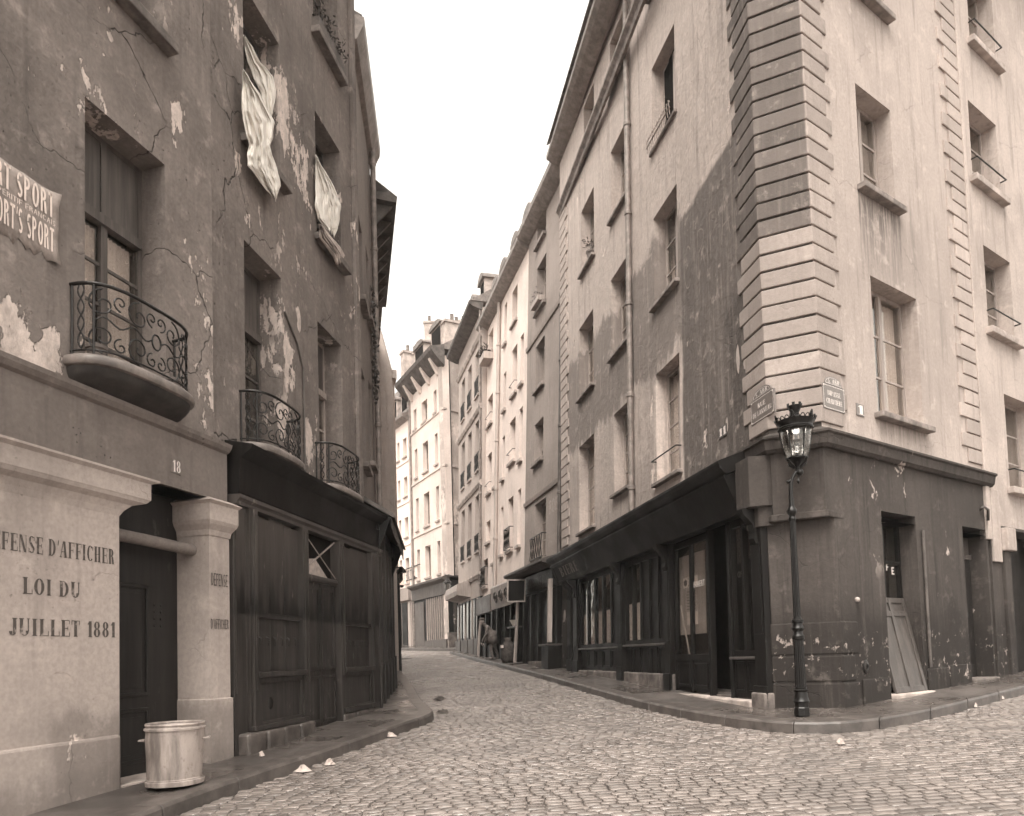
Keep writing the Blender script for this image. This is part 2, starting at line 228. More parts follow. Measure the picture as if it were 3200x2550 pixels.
plain('interior',.012,.9,.05,0,.3); plain('room',.05,.9,.1,0,.4,2); s_=NT('cloth_white'); s_.bump(s_.nz(16,5,.65),.35,.006); s_.fin((.97,.915,.85,1),.95,.1); tl_=s_.t.nodes.new('ShaderNodeBsdfTranslucent'); tl_.inputs[0].default_value=(.95,.89,.82,1); ms_=s_.t.nodes.new('ShaderNodeMixShader'); ms_.inputs[0].default_value=.2; s_.t.links.new(s_.b.outputs[0],ms_.inputs[1]); s_.t.links.new(tl_.outputs[0],ms_.inputs[2]); s_.t.links.new(ms_.outputs[0],s_.t.nodes['Material Output'].inputs['Surface']); plain('cloth_grey',.42,.95,.1,0,.3,9,.3); plain('paper_litter',.42,.9,.15,0,.2,8,.2); plain('paper',.66,.9,.15,0,.12,8,.2); plain('paper_dark',.27,.9,.15,0,.25,8,.2); plain('ink',.10,.9,.1,0,.35,25,.05); s_=NT('ink_faded'); n_=s_.nz(16,6,.75); n2=s_.nz(2.2,3,.6); s_.fin(s_.mx(s_.mr(s_.ma('ADD',n_,s_.ma('MULTIPLY',n2,.5)),.84,.98),sep(.085),sep(.33)),.9,.1); plain('paint_white',.72,.6,.3,0,.08,20,.05,.6); plain('paint_ghost',.21,.9,.1,0,.25,6,.05,objco=False); plain('paint_chalk',.36,.9,.1,0,.4,30,.05); plain('enamel',.14,.28,.5,0,.12,8,.05); plain('plate_pale',.38,.5,.4,0,.15,8,.05); plain('paint_sign',.22,.5,.3,0,.2,20,.05)
plain('stone_trim',.36,.85,.25,0,.35,3,.4,objco=False); plain('stone_dark',.14,.75,.3,0,.5,4,.5,objco=False); plain('stone_sill',.20,.8,.3,0,.4,5,.35,objco=False); plain('curb',.075,.42,.5,0,.4,5,.2,objco=False); plain('stone_wet',.085,.35,.5,0,.5,4,.3,objco=False)
plain('balcony_stone',.15,.45,.4,0,.4,6,.3,objco=False); plain('soot_shade_stone',.035,.6,.35,0,.4,6,.3,objco=False); plain('slate',.16,.6,.4,0,.4,5,.3,objco=False); plain('eave_wood',.09,.7,.3,0,.4,4,.3,objco=False); plain('gutter',.22,.5,.4,.2,.3,5,.2,objco=False); plain('brick_far',.40,.9,.2,0,.3,2.5,.4,objco=False); plain('ground',.13,.9,.2,0,.3,.6,.3,objco=False)
plain('skin',.34,.6,.3); plain('coat',.12,.9,.2,0,.4,12,.3); plain('trousers',.065,.9,.2,0,.4,12,.3); plain('cap',.10,.9,.2,0,.3,12,.3); plain('wicker',.28,.8,.2,0,.5,30,.5); plain('leaf',.055,.6,.3,0,.4,10,.1); plain('terracotta',.16,.8,.3,0,.3,10,.2); plain('gas_mantle',.6,.5,.3); plain('dirt',.06,.9,.2,0,.4,8,.4)
glassmat('glass',.93); glassmat('lamp_glass',.97)
lace('lace_left',LA); lace('lace_right',RI); lace('lace_corner',RL); plain('curtain_plain',.22,.95,.1,0,.35,3,.2,objco=False); plain('curtain_cafe',.62,.95,.1,0,.12,20,.2)
def cobble_mat():
    s=NT('cobble'); oi=s.t.nodes.new('ShaderNodeObjectInfo').outputs['Random']
    a=s.nz(3.1,2,.5); b=s.nz(25,5,.7); c=s.nz(.55,4,.6); wn=s.t.nodes.new('ShaderNodeTexWhiteNoise'); wn.noise_dimensions='2D'
    at=s.t.nodes.new('ShaderNodeAttribute'); at.attribute_name='tone'; 
    col=s.mx(at.outputs['Fac'],sep(.115),sep(.235)); col=s.mx(s.mr(b,.35,.75,0,.3),col,sep(.07)); col=s.mx(s.mr(c,.5,.75,0,.5),col,sep(.06)); s.bump(s.ma('ADD',b,a),.35,.006)
    return s.fin(col,s.mr(c,.35,.7,.20,.42),.75)
cobble_mat()
def asphalt():
    s=NT('asphalt'); a=s.nz(1.1,6,.65); b=s.nz(90,3,.6); col=s.mx(s.mr(a,.35,.7),sep(.05),sep(.115)); col=s.mx(s.mr(b,.4,.7,0,.4),col,sep(.04)); c=s.nz(.7,4,.6,vec=s.map(loc=(3,3,0))); s.bump(s.ma('ADD',a,s.ma('MULTIPLY',b,.3)),.3,.008); return s.fin(col,s.mr(c,.38,.62,.16,.55),.5)
asphalt()
s_=NT('mortar'); s_.fin(s_.mx(s_.nz(20,4),sep(.035),sep(.085)),.8,.3)

# ------------------------------------------------------------------ lettering drawn as thin flat paint
def glyph(c,T,t,s):
    Q=[]
    def Rr(x0,y0,x1,y1): Q.append([(x0,y0),(x1,y0),(x1,y1),(x0,y1)])
    def D(x0,y0,x1,y1,w_): Q.append([(x0,y0),(x0+w_,y0),(x1+w_,y1),(x1,y1)])
    def arc(cx,cy,rx,ry,a0,a1,n=12,Tx=T,ty=t):
        for i in range(n):
            p=[R(a0+(a1-a0)*k/n) for k in (i,i+1)]; q=[]
            for a in p: q.append((cx+rx*math.cos(a),cy+ry*math.sin(a)))
            for a in p[::-1]: q.append((cx+max(.01,rx-Tx)*math.cos(a),cy+max(.01,ry-ty)*math.sin(a)))
            Q.append(q)
    def stem(x,y0=0,y1=1):
        Rr(x,y0,x+T,y1)
        if s: Rr(x-s,y0,x+T+s,y0+t); Rr(x-s,y1-t,x+T+s,y1)
    w_=.66
    if c in 'EÉÈ':
        stem(s); Rr(s+T,1-t,w_-.08,1); Rr(s+T,0,w_-.06,t); Rr(s+T,.5-t/2,w_-.18,.5+t/2)
        if s:
            for x,y0,y1 in((w_-.08-t,.76,1),(w_-.06-t,0,.26),(w_-.18-t,.38,.62)): Rr(x,y0,x+t,y1)
        if c=='É': D(.28,1.06,.36,1.24,.1)
        if c=='È': D(.36,1.06,.28,1.24,.1)
    elif c=='F':
        stem(s); Rr(s+T,1-t,w_-.08,1); Rr(s+T,.5-t/2,w_-.18,.5+t/2)
        if s: Rr(w_-.08-t,.74,w_-.08,1); Rr(w_-.18-t,.38,w_-.18,.62)
    elif c=='L': stem(s); Rr(s+T,0,w_-.06,t); s and Rr(w_-.06-t,0,w_-.06,.3)
    elif c=='I': stem(s); w_=T+2*s+.1
    elif c=='H': w_=.78; stem(s); stem(w_-.1-T-s); Rr(s+T,.5-t/2,w_-.1-T-s,.5+t/2)
    elif c=='N': w_=.78; tt=max(t,.05); Rr(s,0,s+tt,1); Rr(w_-.1-s-tt,0,w_-.1-s,1); D(w_-.1-s-T,0,s,1,T); s and (Rr(0,0,2*s+tt,t),Rr(w_-.1-2*s-tt,1-t,w_-.1,1))
    elif c=='M': w_=.95; tt=max(t,.06); Rr(s,0,s+tt,1); stem(w_-.1-T-s); D(.42-T/2,0.05,s,1,T); D(.42,0.05,w_-.1-T-s,1,tt); s and Rr(0,0,2*s+tt,t)
    elif c=='A': w_=.76; D(0.02,0,.30,1,max(t*1.2,.05)); D(w_-.1-T,0,.30,1,T); Rr(.14,.32,w_-.1-T+.06,.32+t); s and (Rr(-.03,0,.17,t),Rr(w_-.12-T-s,0,w_-.06,t))
    elif c=='V': w_=.74; D(.28,0,0,1,T); D(.30,0,w_-.14,1,max(t,.05)); s and (Rr(-.03,1-t,T+s,1),Rr(w_-.22,1-t,w_-.04,1))
    elif c in 'OQ': w_=.76; arc(.33,.5,.33,.5,0,360,24); c=='Q' and D(.5,-.14,.36,.2,T)
    elif c=='C': w_=.70; arc(.33,.5,.33,.5,45,315,20); s and Rr(.56,.68,.56+t,.95)
    elif c=='D': w_=.76; stem(s); arc(s+T,.5,w_-.1-s-T,.5,-90,90,14)
    elif c=='U': w_=.76; Rr(s,.3,s+T,1); tt=max(t,.06) if s else T; Rr(w_-.1-s-tt,.3,w_-.1-s,1); arc((w_-.1)/2,.3,(w_-.1)/2-s,.3,180,360,14); s and (Rr(0,1-t,T+2*s,1),Rr(w_-.1-2*s-tt,1-t,w_-.1,1))
    elif c=='J': w_=.55; Rr(.25,.25,.25+T,1); arc(.25+T-.22,.25,.22,.25,180,360,10); s and Rr(.25-s,1-t,.25+T+s,1)
    elif c=='T': w_=.68; Rr(.29-T/2,0,.29+T/2,1); Rr(0,1-t,.58,1); s and (Rr(.29-T/2-s,0,.29+T/2+s,t),Rr(0,.74,t,1),Rr(.58-t,.74,.58,1))
    elif c in 'PRB':
        w_=.70; stem(s); arc(s+T,.74,.54-s-T,.26,-90,90,12)
        if c=='R': D(w_-.1-T,0,.32,.5,T)
        if c=='B': arc(s+T,.25,.58-s-T,.26,-90,90,12)
    elif c=='S':
        w_=.62; arc(.27,.74,.25,.26,40,200,12,T*.8); arc(.27,.26,.25,.26,-140,20,12,T*.8); D(.30,.30,.03,.62,T*1.15); s and (Rr(.46,.74,.46+t,.98),Rr(.01,.02,.01+t,.28))
    elif c=='1': w_=.42; Rr(.12,0,.12+T,1); D(.0,.78,.12,.96,.1); s and Rr(.12-s,0,.12+T+s,t)
    elif c=='8': w_=.60; arc(.25,.75,.22,.25,0,360,16,T*.8); arc(.25,.27,.25,.27,0,360,16,T*.9)
    elif c=='5': w_=.6; Rr(.05,.5,.05+t+.03,1); Rr(.05,1-max(t,.09),.45,1); arc(.22,.3,.26,.3,-150,120,14)
    elif c=='2': w_=.6; arc(.25,.74,.24,.26,-20,170,12); D(.02,.06,.30,.62,T); Rr(.02,0,.5,max(t,.1))
    elif c=='9': w_=.6; arc(.25,.7,.24,.3,0,360,16); D(.2,0,.37,.6,T*.8)
    elif c=="'": w_=.2; D(.02,.7,.07,1,.09)
    elif c=='.': w_=.2; Rr(0,0,.12,.12)
    elif c=='·': w_=.3; Rr(.08,.42,.22,.58)
    else: w_=.34
    return w_,Q
def text(F,s,u0,u1,z0,h,v,mat,parent,name='lettering',T=.19,t=.05,sf=.05,fit=True,mirror=False):
    tw=0; gl=[]
    for ch in s: w_,q=glyph(ch,T,t,sf); gl.append((tw,q)); tw+=w_+.06
    tw-=.1; sx=abs(u1-u0)/tw if fit else h; d=F.rd*(-1 if mirror else 1); mb=MB(); o=None
    for ch,(off,q) in list(zip(s,gl))+[(' ',(0,[]))]:
        if ch==' ':
            if mb.v: o=mb.build(name,mat,parent); mb=MB()
            continue
        for p in q: mb.poly([F.P(u0+d*(off+x)*sx,v,z0+y*h) for x,y in p])
    return o
def text_px(F,s,bl,br,top,v,mat,parent,**k):
    a=F.px(*bl,v); b=F.px(*br,v); c=F.px(*top,v); z0=(a[1]+b[1])/2; zc=a[1] if abs(top[0]-bl[0])<abs(top[0]-br[0]) else b[1]
    return text(F,s,a[0],b[0],z0,abs(c[1]-zc),v,mat,parent,**k)

# ------------------------------------------------------------------ walls and windows
def wall(F,H,u0,u1,z0,z1,holes,mat,thick=.5,name='wall',dark=True,xu=(),xz=()):
    us=sorted(set([u0,u1]+list(xu)+[h[i] for h in holes for i in(0,1)])); zs=sorted(set([z0,z1]+list(xz)+[h[i] for h in holes for i in(2,3)]))
    us=[u for u in us if u0-1e-6<=u<=u1+1e-6]; zs=[z for z in zs if z0-1e-6<=z<=z1+1e-6]
    mb=MB(); V={}
    def vid(i,j):
        if (i,j) not in V: V[(i,j)]=len(mb.v); mb.v.append(F.P(us[i],0,zs[j]))
        return V[(i,j)]
    for i in range(len(us)-1):
        for j in range(len(zs)-1):
            cu=(us[i]+us[i+1])/2; cz=(zs[j]+zs[j+1])/2
            if any(h[0]<cu<h[1] and h[2]<cz<h[3] for h in holes): continue
            mb.f.append([vid(i,j),vid(i+1,j),vid(i+1,j+1),vid(i,j+1)])
    T=-thick
    for h in holes:
        a,b,c,d=max(h[0],u0),min(h[1],u1),max(h[2],z0),min(h[3],z1)
        P=F.P
        for q in ([P(a,0,c),P(a,0,d),P(a,T,d),P(a,T,c)],[P(b,0,c),P(b,0,d),P(b,T,d),P(b,T,c)],[P(a,0,d),P(b,0,d),P(b,T,d),P(a,T,d)],[P(a,0,c),P(b,0,c),P(b,T,c),P(a,T,c)]): mb.poly(q)
    P=F.P
    for q in ([P(u0,0,z0),P(u0,0,z1),P(u0,T,z1),P(u0,T,z0)],[P(u1,0,z0),P(u1,0,z1),P(u1,T,z1),P(u1,T,z0)],[P(u0,0,z1),P(u1,0,z1),P(u1,T,z1),P(u0,T,z1)]): mb.poly(q)
    o=mb.build(name,mat,H)
    # normals: keep as built; interior sheet behind the openings
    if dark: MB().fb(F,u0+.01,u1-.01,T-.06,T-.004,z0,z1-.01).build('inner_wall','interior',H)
    return o
def mass(H,pts,z0,z1,mat,name='side_wall'):
    return MB().prism([(p[0],p[1],z0) for p in pts],(0,0,z1-z0)).build(name,mat,H)
def window(F,H,r,depth=.22,cols=2,rows=3,mat='frame_mid',sill=.10,st=.07,fwid=.05,curtain=None,bar=None,sillmat='stone_sill',transom=None,so_=.06,name='window',panel=None):
    u0,u1,z0,z1=r; mb=MB(); a,b=-depth-.045,-depth; ztop=z1
    mb.fb(F,u0-.01,u0+fwid,a,b,z0,z1); mb.fb(F,u1-fwid,u1+.01,a,b,z0,z1); mb.fb(F,u0+fwid,u1-fwid,a,b,z1-fwid,z1+.01); mb.fb(F,u0+fwid,u1-fwid,a,b,z0-.01,z0+fwid*1.3)
    if transom: mb.fb(F,u0+fwid,u1-fwid,a,b+.05,transom-.05,transom+.05); ztop=transom-.05+fwid
    iu0,iu1=u0+fwid,u1-fwid; iz0,iz1=z0+fwid*1.3,ztop-fwid; cw=(iu1-iu0)/cols; mid=fwid*.8
    for c in range(1,cols): mb.fb(F,iu0+cw*c-mid,iu0+cw*c+mid,a+.005,b+.012,iz0,iz1)
    rh=(iz1-iz0)/rows
    for k in range(1,rows): mb.fb(F,iu0,iu1,a+.01,b-.008,iz0+rh*k-.014,iz0+rh*k+.014)
    o=mb.build(name,mat,H)
    pw,ph=(cw-mid)/2+.004,rh/2; me=bpy.data.meshes.new('pane'); e,n=F.e,F.n
    q=[e*sx*pw+Vector((0,0,sz*ph))-n*(F.lean*sz*ph)+n*sv*.002 for sv in(-1,1) for sx,sz in((-1,-1),(1,-1),(1,1),(-1,1))]
    me.from_pydata([tuple(p) for p in q],[],[[3,2,1,0],[4,5,6,7],[0,1,5,4],[1,2,6,5],[2,3,7,6],[3,0,4,7]]); me.materials.append(MAT['glass'])
    bs=Vector(BASE[H.name])
    for c in range(cols):
        tw_=random.uniform(-.012,.012)
        for k in range(rows):
            cu=iu0+cw*(c+.5); 
            if cols>1: cu+= (-mid/2 if c==0 else mid/2 if c==cols-1 else 0)
            p=obj('pane',me,o,bs,loc=F.P(cu,(a+b)/2,iz0+rh*(k+.5))-bs); p.rotation_euler=(random.uniform(-.006,.006),random.uniform(-.006,.006),tw_)
    if transom:
        zc=(transom+z1)/2
        if panel: MB().fb(F,u0+fwid,u1-fwid,a+.005,b-.01,transom+.05,z1-fwid).build('transom_panel',panel,o); MB().fb(F,(u0+u1)/2-.03,(u0+u1)/2+.03,a,b+.004,transom+.05,z1-fwid).build('mullion',mat,o)
        else: MB().fb(F,u0+fwid,u1-fwid,a+.02,a+.025,transom+.05,z1-fwid).build('pane','glass',o)
    if sill: MB().fb(F,u0-so_,u1+so_,-depth+.0,sill,z0-st,z0-.003).build('sill',sillmat,o,bev=.012)
    if bar:
        zb=z0+bar; mb=MB(); mb.tube([F.P(u0-.02,-.06,zb),F.P(u0-.02,.10,zb),F.P(u1+.02,.10,zb),F.P(u1+.02,-.06,zb)],.014,6); mb.build('guard_bar','iron',o)
    if curtain:
        mb=MB(); nn=28
        for c in range(cols):
            x0,x1=iu0+cw*c+.02,iu0+cw*(c+1)-.02
            rg=[[F.P(x0+(x1-x0)*i/nn,a-.045+.012*math.sin(i*1.7+c)+.006*math.sin(i*4.1),zz) for i in range(nn+1)] for zz in(iz0+.03,iz1-.02)]; mb.loft(rg,False,False)
        mb.build('curtain',curtain,o,smooth=True)
    return o
def moulding(F,H,u0,u1,prof,mat,name='cornice',e0=0,e1=0):
    # prof: list of (v,z); closed against the wall
    mb=MB(); mb.loft([[F.P(u0-e0*max(0,v),v,z) for v,z in prof],[F.P(u1+e1*max(0,v),v,z) for v,z in prof]]); return mb.build(name,mat,H)
def pipe(F,H,u,v,z0,z1,r=.05,mat='pipe',du=0,name='downpipe'):
    mb=MB(); mb.tube([F.P(u,v,z0),F.P(u+du,v,z1)],r,12); o=mb.build(name,mat,H,smooth=2)
    z=z0+.5
    while z<z1:
        f=(z-z0)/(z1-z0); m2=MB(); m2.tube([F.P(u+du*f,v,z-.05),F.P(u+du*f,v,z-.035),F.P(u+du*f,v,z+.035),F.P(u+du*f,v,z+.05)],[r*1.05,r*1.28,r*1.28,r*1.05],12); m2.tube([F.P(u+du*f,v,z),F.P(u+du*f,-.02,z)],.012,5); m2.build('pipe_collar',mat,o,smooth=2); z+=1.95
    return o

# ================================================================== SETTING: ground, road, pavements
def chain(pts,step):
    out=[]
    for a,b in zip(pts,pts[1:]):
        a,b=Vector(a),Vector(b); n=max(1,round((b-a).length/step)); out+=[a+(b-a)*i/n for i in range(n)]
    return out+[Vector(pts[-1])]
def smooth_chain(pts,it=2):
    p=[Vector(q) for q in pts]
    for _ in range(it):
        o=[p[0]]
        for a,b in zip(p,p[1:]): o+=[a*.75+b*.25,a*.25+b*.75]
        p=o+[p[-1]]
    return p
def resample(p,n):
    L=[0]
    for a,b in zip(p,p[1:]): L.append(L[-1]+(Vector(b)-Vector(a)).length)
    out=[]
    for k in range(n+1):
        d=L[-1]*k/n; i=0
        while i<len(L)-2 and L[i+1]<d: i+=1
        t=(d-L[i])/max(1e-9,L[i+1]-L[i]); out.append(Vector(p[i])*(1-t)+Vector(p[i+1])*t)
    return out
def sheet(xs,ys,dz):
    mb=MB(); n=len(xs)
    for y in ys:
        for x in xs: mb.v.append(Vector((x,y,g(x,y)+dz)))
    for j in range(len(ys)-1):
        for i in range(n-1): mb.f.append([j*n+i,j*n+i+1,(j+1)*n+i+1,(j+1)*n+i])
    return mb
sheet([-600,-200,-60,-30,-12,-6,0,6,12,16,30,60,200,600],[-600,-200,-60,-20,-5,0,5,10,15,20,25,30,35,40,45,50,55,60,80,200,600],-.12).build('ground','ground',kind='structure')
cl=smooth_chain([(-4.2,1.0),(-3.25,4.6),(-2.80,7.0),(-2.25,8.64),(-1.62,10.9),(-1.28,11.85),(-1.42,12.7),(-1.75,14.0),(-2.45,18),(-3.35,22.5),(-3.62,23.9)],2)
crr=smooth_chain([(17,18.4),(9.9,12.9),(7.27,10.85),(4.9,9.06),(3.9,8.62),(3.2,8.85),(2.75,9.7),(2.33,10.9),(1.85,12.98),(.79,19.2),(-1.3,28.6),(-3.1,36.4),(-3.2,37.4),(-2.6,37.9),(2,39.6)],2)
cf=smooth_chain([(2,42.3),(-2.3,39.6),(-3.2,39.35),(-4.2,40.3),(-9,46.5)],2)
cl2=[(-4.95,33.6),(-4.6,34.3),(-9.5,43.5)]
roadpoly=[(p.x,p.y) for p in cl]+[(-3.7,24.2),(-5.5,32.6)]+[tuple(p) for p in cl2]+[(p.x,p.y) for p in reversed(cf)]+[(p.x,p.y) for p in reversed(crr)]+[(17,1.0)]
def inside(x,y,poly):
    c=False; j=len(poly)-1
    for i in range(len(poly)):
        xi,yi=poly[i]; xj,yj=poly[j]
        if (yi>y)!=(yj>y) and x<(xj-xi)*(y-yi)/(yj-yi)+xi: c=not c
        j=i
    return c
road=sheet([-14,-9,-6,-3,0,3,6,9,13,17],[0]+[1+.5*k for k in range(28)]+[15+k for k in range(21)]+[36,39,42,46,50],-.014).build('road','mortar',kind='structure')
# cobbles: rows laid across the street; every stone has its own rounded top
def stone(sx,sy,seed):
    rr=random.Random(seed); cs=[]
    for a,b in((-1,-.72),(-.8,-1),(.8,-1),(1,-.72),(1,.72),(.8,1),(-.8,1),(-1,.72)): cs.append((a+rr.uniform(-.07,.07),b+rr.uniform(-.07,.07)))
    V=[]; 
    for k,h in((1,-.06),(1,-.006),(.93,-.001)): V+=[(x*sx*k,y*sy*k,h) for x,y in cs]
    V.append((rr.uniform(-.02,.02),rr.uniform(-.02,.02),.0015)); Fs=[]
    for r_ in range(2):
        for i in range(8): j=(i+1)%8; Fs.append([r_*8+i,r_*8+j,(r_+1)*8+j,(r_+1)*8+i])
    for i in range(8): Fs.append([16+i,16+(i+1)%8,24])
    return V,Fs
variants=[stone(.5,.5,k) for k in range(8)]
ax=R(-9); ce=Vector((math.cos(ax),-math.sin(ax)*1,0)); ce=Vector((math.cos(R(4)),math.sin(R(4)),0)); cn=Vector((-ce.y,ce.x,0))
st=[]; vrow=-3.; k=0
while vrow<47:
    rd=random.uniform(.086,.102); uu=-16+random.random()*.2
    while uu<17:
        wd=random.uniform(.12,.18); p=ce*(uu+wd/2)+cn*(vrow+rd/2)
        if p.y>.8 and inside(p.x,p.y,roadpoly): st.append((p,wd-.008,rd-.007,random.randrange(8)))
        uu+=wd
    vrow+=rd
def inframe(p):
    q=Vector((p.x,p.y,g(p.x,p.y))); d=q.dot(fw); 
    if d<.5: return False
    X=CX+F_PX*q.dot(rt)/d; Y=CY-F_PX*q.dot(up)/d; return 60<X<3140 and Y<2510
st.sort(key=lambda s:(not inframe(s[0]),s[0].length))
singles,rest=st[:300],st[300:]
def tonelayer(me,vals):
    at=me.attributes.new('tone','FLOAT','POINT'); at.data.foreach_set('value',vals)
vm={}
for i,(p,a,b,vv) in enumerate(singles):
    t=random.random(); kk=(vv,)
    V,Fs=variants[vv]
    if kk not in vm:
        me=bpy.data.meshes.new('cobblestone'); me.from_pydata(V,[],Fs); me.materials.append(MAT['cobble']); tonelayer(me,[.25+.75*(vv+.5)/8]*len(V)); vm[kk]=me
        for q in me.polygons: q.use_smooth=True
    o=obj('cobblestone',vm[kk],road,(0,0,0),loc=(p.x,p.y,g(p.x,p.y)+EYE+random.uniform(-.003,.002))); o.scale=(a,b,1); o.rotation_euler=(R(2.06)+random.uniform(-.018,.018),R(-1.43)+random.uniform(-.018,.018),R(4)+random.uniform(-.02,.02))
mb=MB(); tones=[]
for p,a,b,vv in rest:
    V,Fs=variants[vv]; t=random.random(); o=len(mb.v); zz=g(p.x,p.y)+random.uniform(-.003,.002); tx,ty=random.uniform(-.018,.018),random.uniform(-.018,.018); jw=random.uniform(-.03,.03)
    for x,y,z in V:
        q=p+ce*(x*a-y*b*jw)+cn*(y*b+x*a*jw); mb.v.append(Vector((q.x,q.y,zz+z+x*a*.025+y*b*.036+x*a*tx+y*b*ty))); tones.append(t)
    mb.f+=[[i+o for i in f] for f in Fs]
o=mb.build('cobbles',MAT['cobble'],road,smooth=True,kind='stuff'); tonelayer(o.data,tones)
# pavements: asphalt between kerb and walls, kerbstones one by one
def pavement(name,cchain,wchain,n,h=.13,hw=.155,kw=.26,klen=1.05,nk=None,skirt=True):
    a=resample(cchain,n); b=resample(wchain,n); mb=MB(); rows=8
    A=[p+(q-p).normalized()*kw*.9 for p,q in zip(a,b)]
    for p,q in zip(A,b):
        for r_ in range(rows+1):
            t=r_/rows; s=p*(1-t)+q*t; mb.v.append(Vector((s.x,s.y,g(s.x,s.y)+h-.004+(hw-h)*t)))
    m_=rows+1
    for i in range(n):
        for r_ in range(rows): mb.f.append([i*m_+r_,i*m_+r_+1,(i+1)*m_+r_+1,(i+1)*m_+r_])
    P=mb.build(name,'asphalt',kind='structure',smooth=True)
    L=sum((Vector(q)-Vector(p)).length for p,q in zip(cchain,cchain[1:])); N=max(1,round(L/klen)); cp=resample(cchain,N); full=resample(cchain,N*4); wf=resample(wchain,N*4)
    for i in range(N):
        mb=MB(); rg=[]
        for k in range(5):
            p=full[i*4+k]; q=p+(wf[i*4+k]-p).normalized()*kw
            if k in(0,4): d=(full[i*4+1]-full[i*4]).normalized()*.006; d=d if k==0 else -d; p=p+d; q=q+d
            z=g(p.x,p.y); zi=g(q.x,q.y); s=(q-p).normalized()
            rg.append([Vector((*(p-s*.012).to_tuple(),z-.08)) if len(p)==3 else Vector((p.x-s.x*.012,p.y-s.y*.012,z-.08)),Vector((p.x,p.y,z+h-.03)),Vector((p.x+s.x*.025,p.y+s.y*.025,z+h)),Vector((q.x,q.y,zi+h+.004)),Vector((q.x,q.y,zi-.08))])
        mb.loft(rg); mb.build('kerbstone','curb',P,bev=.008)
    return P
w1=[LA.P(-7.3,.0,0),LA.P(-3.2,0,0),LA.P(0,-.02,0),LB.P(2.2,-.02,0),LB.P(4.45,-.02,0),L2F.P(1.5,-.02,0),L2F.P(3.4,-.02,0),L3F.P(2.5,-.02,0),L3F.P(8.2,-.02,0)]
pavement('pavement_left',cl,[Vector((p.x,p.y)) for p in w1],60)
w2=[RI.P(16,-.02,0),RI.P(5,-.02,0),RI.P(0,-.02,0),RI.P(-.0,-.04,0),RL.P(0,-.04,0),RL.P(1,-.02,0),RL.P(10.88,-.02,0),R4.P(8,-.02,0),R4.P(16.6,-.02,0),R4.P(17.0,-.5,0)+Vector((3,1.2,0))]
pavement('pavement_right',crr,[Vector((p.x,p.y)) for p in w2],110,hw=.16)
w3=[F2S.P(6,-.02,0),F2S.P(0,-.02,0),F2.P(0,-.02,0),F2.P(6,-.02,0),F1.P(4,-.02,0)]
pavement('pavement_far',cf,[Vector((p.x,p.y)) for p in w3],40)

# ================================================================== LEFT: house number 18
H18=thing('plastered_house','peeling plastered house number 18 with three bowed iron balconies and shuttered shop','house',LA.P(-1,0,g(-3.6,7)))
TOPL=14.2
W1=(-1.75,-.74,2.72,5.31); W2=(.70,1.67,2.66,5.30); W3=(2.83,3.74,2.64,5.22); W4=(.74,1.70,6.66,8.70); W5=(2.86,3.83,6.60,8.61); W6=(2.86,3.83,9.92,11.8); W7=(.74,1.70,9.95,11.8); W8=(-1.72,-.76,6.66,8.7); W9=(-1.72,-.76,9.95,11.8)
wall(LA,H18,-7.4,0,2.50,TOPL,[W1,W8,W9],'plaster_18'); wall(LB,H18,0,4.45,2.50,TOPL,[W2,W3,W4,W5,W6,W7],'plaster_18b')
DOOR=(-1.36,-.02,-1.5,1.86)
wall(LA,H18,-7.4,0,-1.6,1.86,[(-1.36,0.01,-1.6,1.87)],'plaster_light',name='ground_floor_wall',thick=.46)
wall(LB,H18,0.2,4.45,-1.5,2.50,[],'plaster_entab',name='shop_back_wall',dark=False)
mass(H18,[LA.P(-7.4,-.6,0),LA.P(0,-.6,0),LB.P(4.45,-.6,0),LB.P(4.45,-9,0),LA.P(-7.4,-9,0)],-1.6,TOPL-.02,'plaster_18')
# entablature over door and wall, with the cornice that runs on over the shop
moulding(LA,H18,-7.4,.16,[(-.05,1.86),(.05,1.86),(.05,2.42),(.09,2.44),(.12,2.48),(.13,2.52),(.0,2.56),(-.05,2.56)],'plaster_entab','entablature')
# impost moulding of the left pier with its cavetto turned into the doorway
mb=MB(); prof=[(-.04,1.44),(.0,1.44),(.015,1.50),(.04,1.56),(.085,1.60),(.095,1.63),(.10,1.64),(.10,1.80),(.13,1.83),(.13,1.85),(0,1.88),(-.04,1.88)]
mb.loft([[LA.P(-7.4,v,z) for v,z in prof],[LA.P(-1.36+max(0,v)*3.0,v,z) for v,z in prof],[LA.P(-1.36+max(0,v)*3.0,-.40,z) for v,z in prof]]); mb.build('impost','plaster_light',H18)
# right door pier with capital
pc=[(-.17,-.44),(.17,-.44),(.17,.06),(-.17,.06)]
def ring(F,pts,z,gr=0): 
    cu=sum(p[0] for p in pts)/4; return [F.P(cu+(u-cu)*(1+gr/.17),v+(gr if v>0 else 0),z) for u,v in pts]
mb=MB(); mb.loft([ring(LA,pc,-1.5,.02),ring(LA,pc,-.38,.02),ring(LA,pc,-.37,0),ring(LA,pc,1.44,0)]); mb.build('door_pier','plaster_light',H18)
mb=MB(); mb.loft([ring(LA,pc,1.44,.01),ring(LA,pc,1.50,.02),ring(LA,pc,1.56,.06),ring(LA,pc,1.60,.075),ring(LA,pc,1.78,.075),ring(LA,pc,1.81,.11),ring(LA,pc,1.86,.02)]); mb.build('capital','plaster_light',H18)
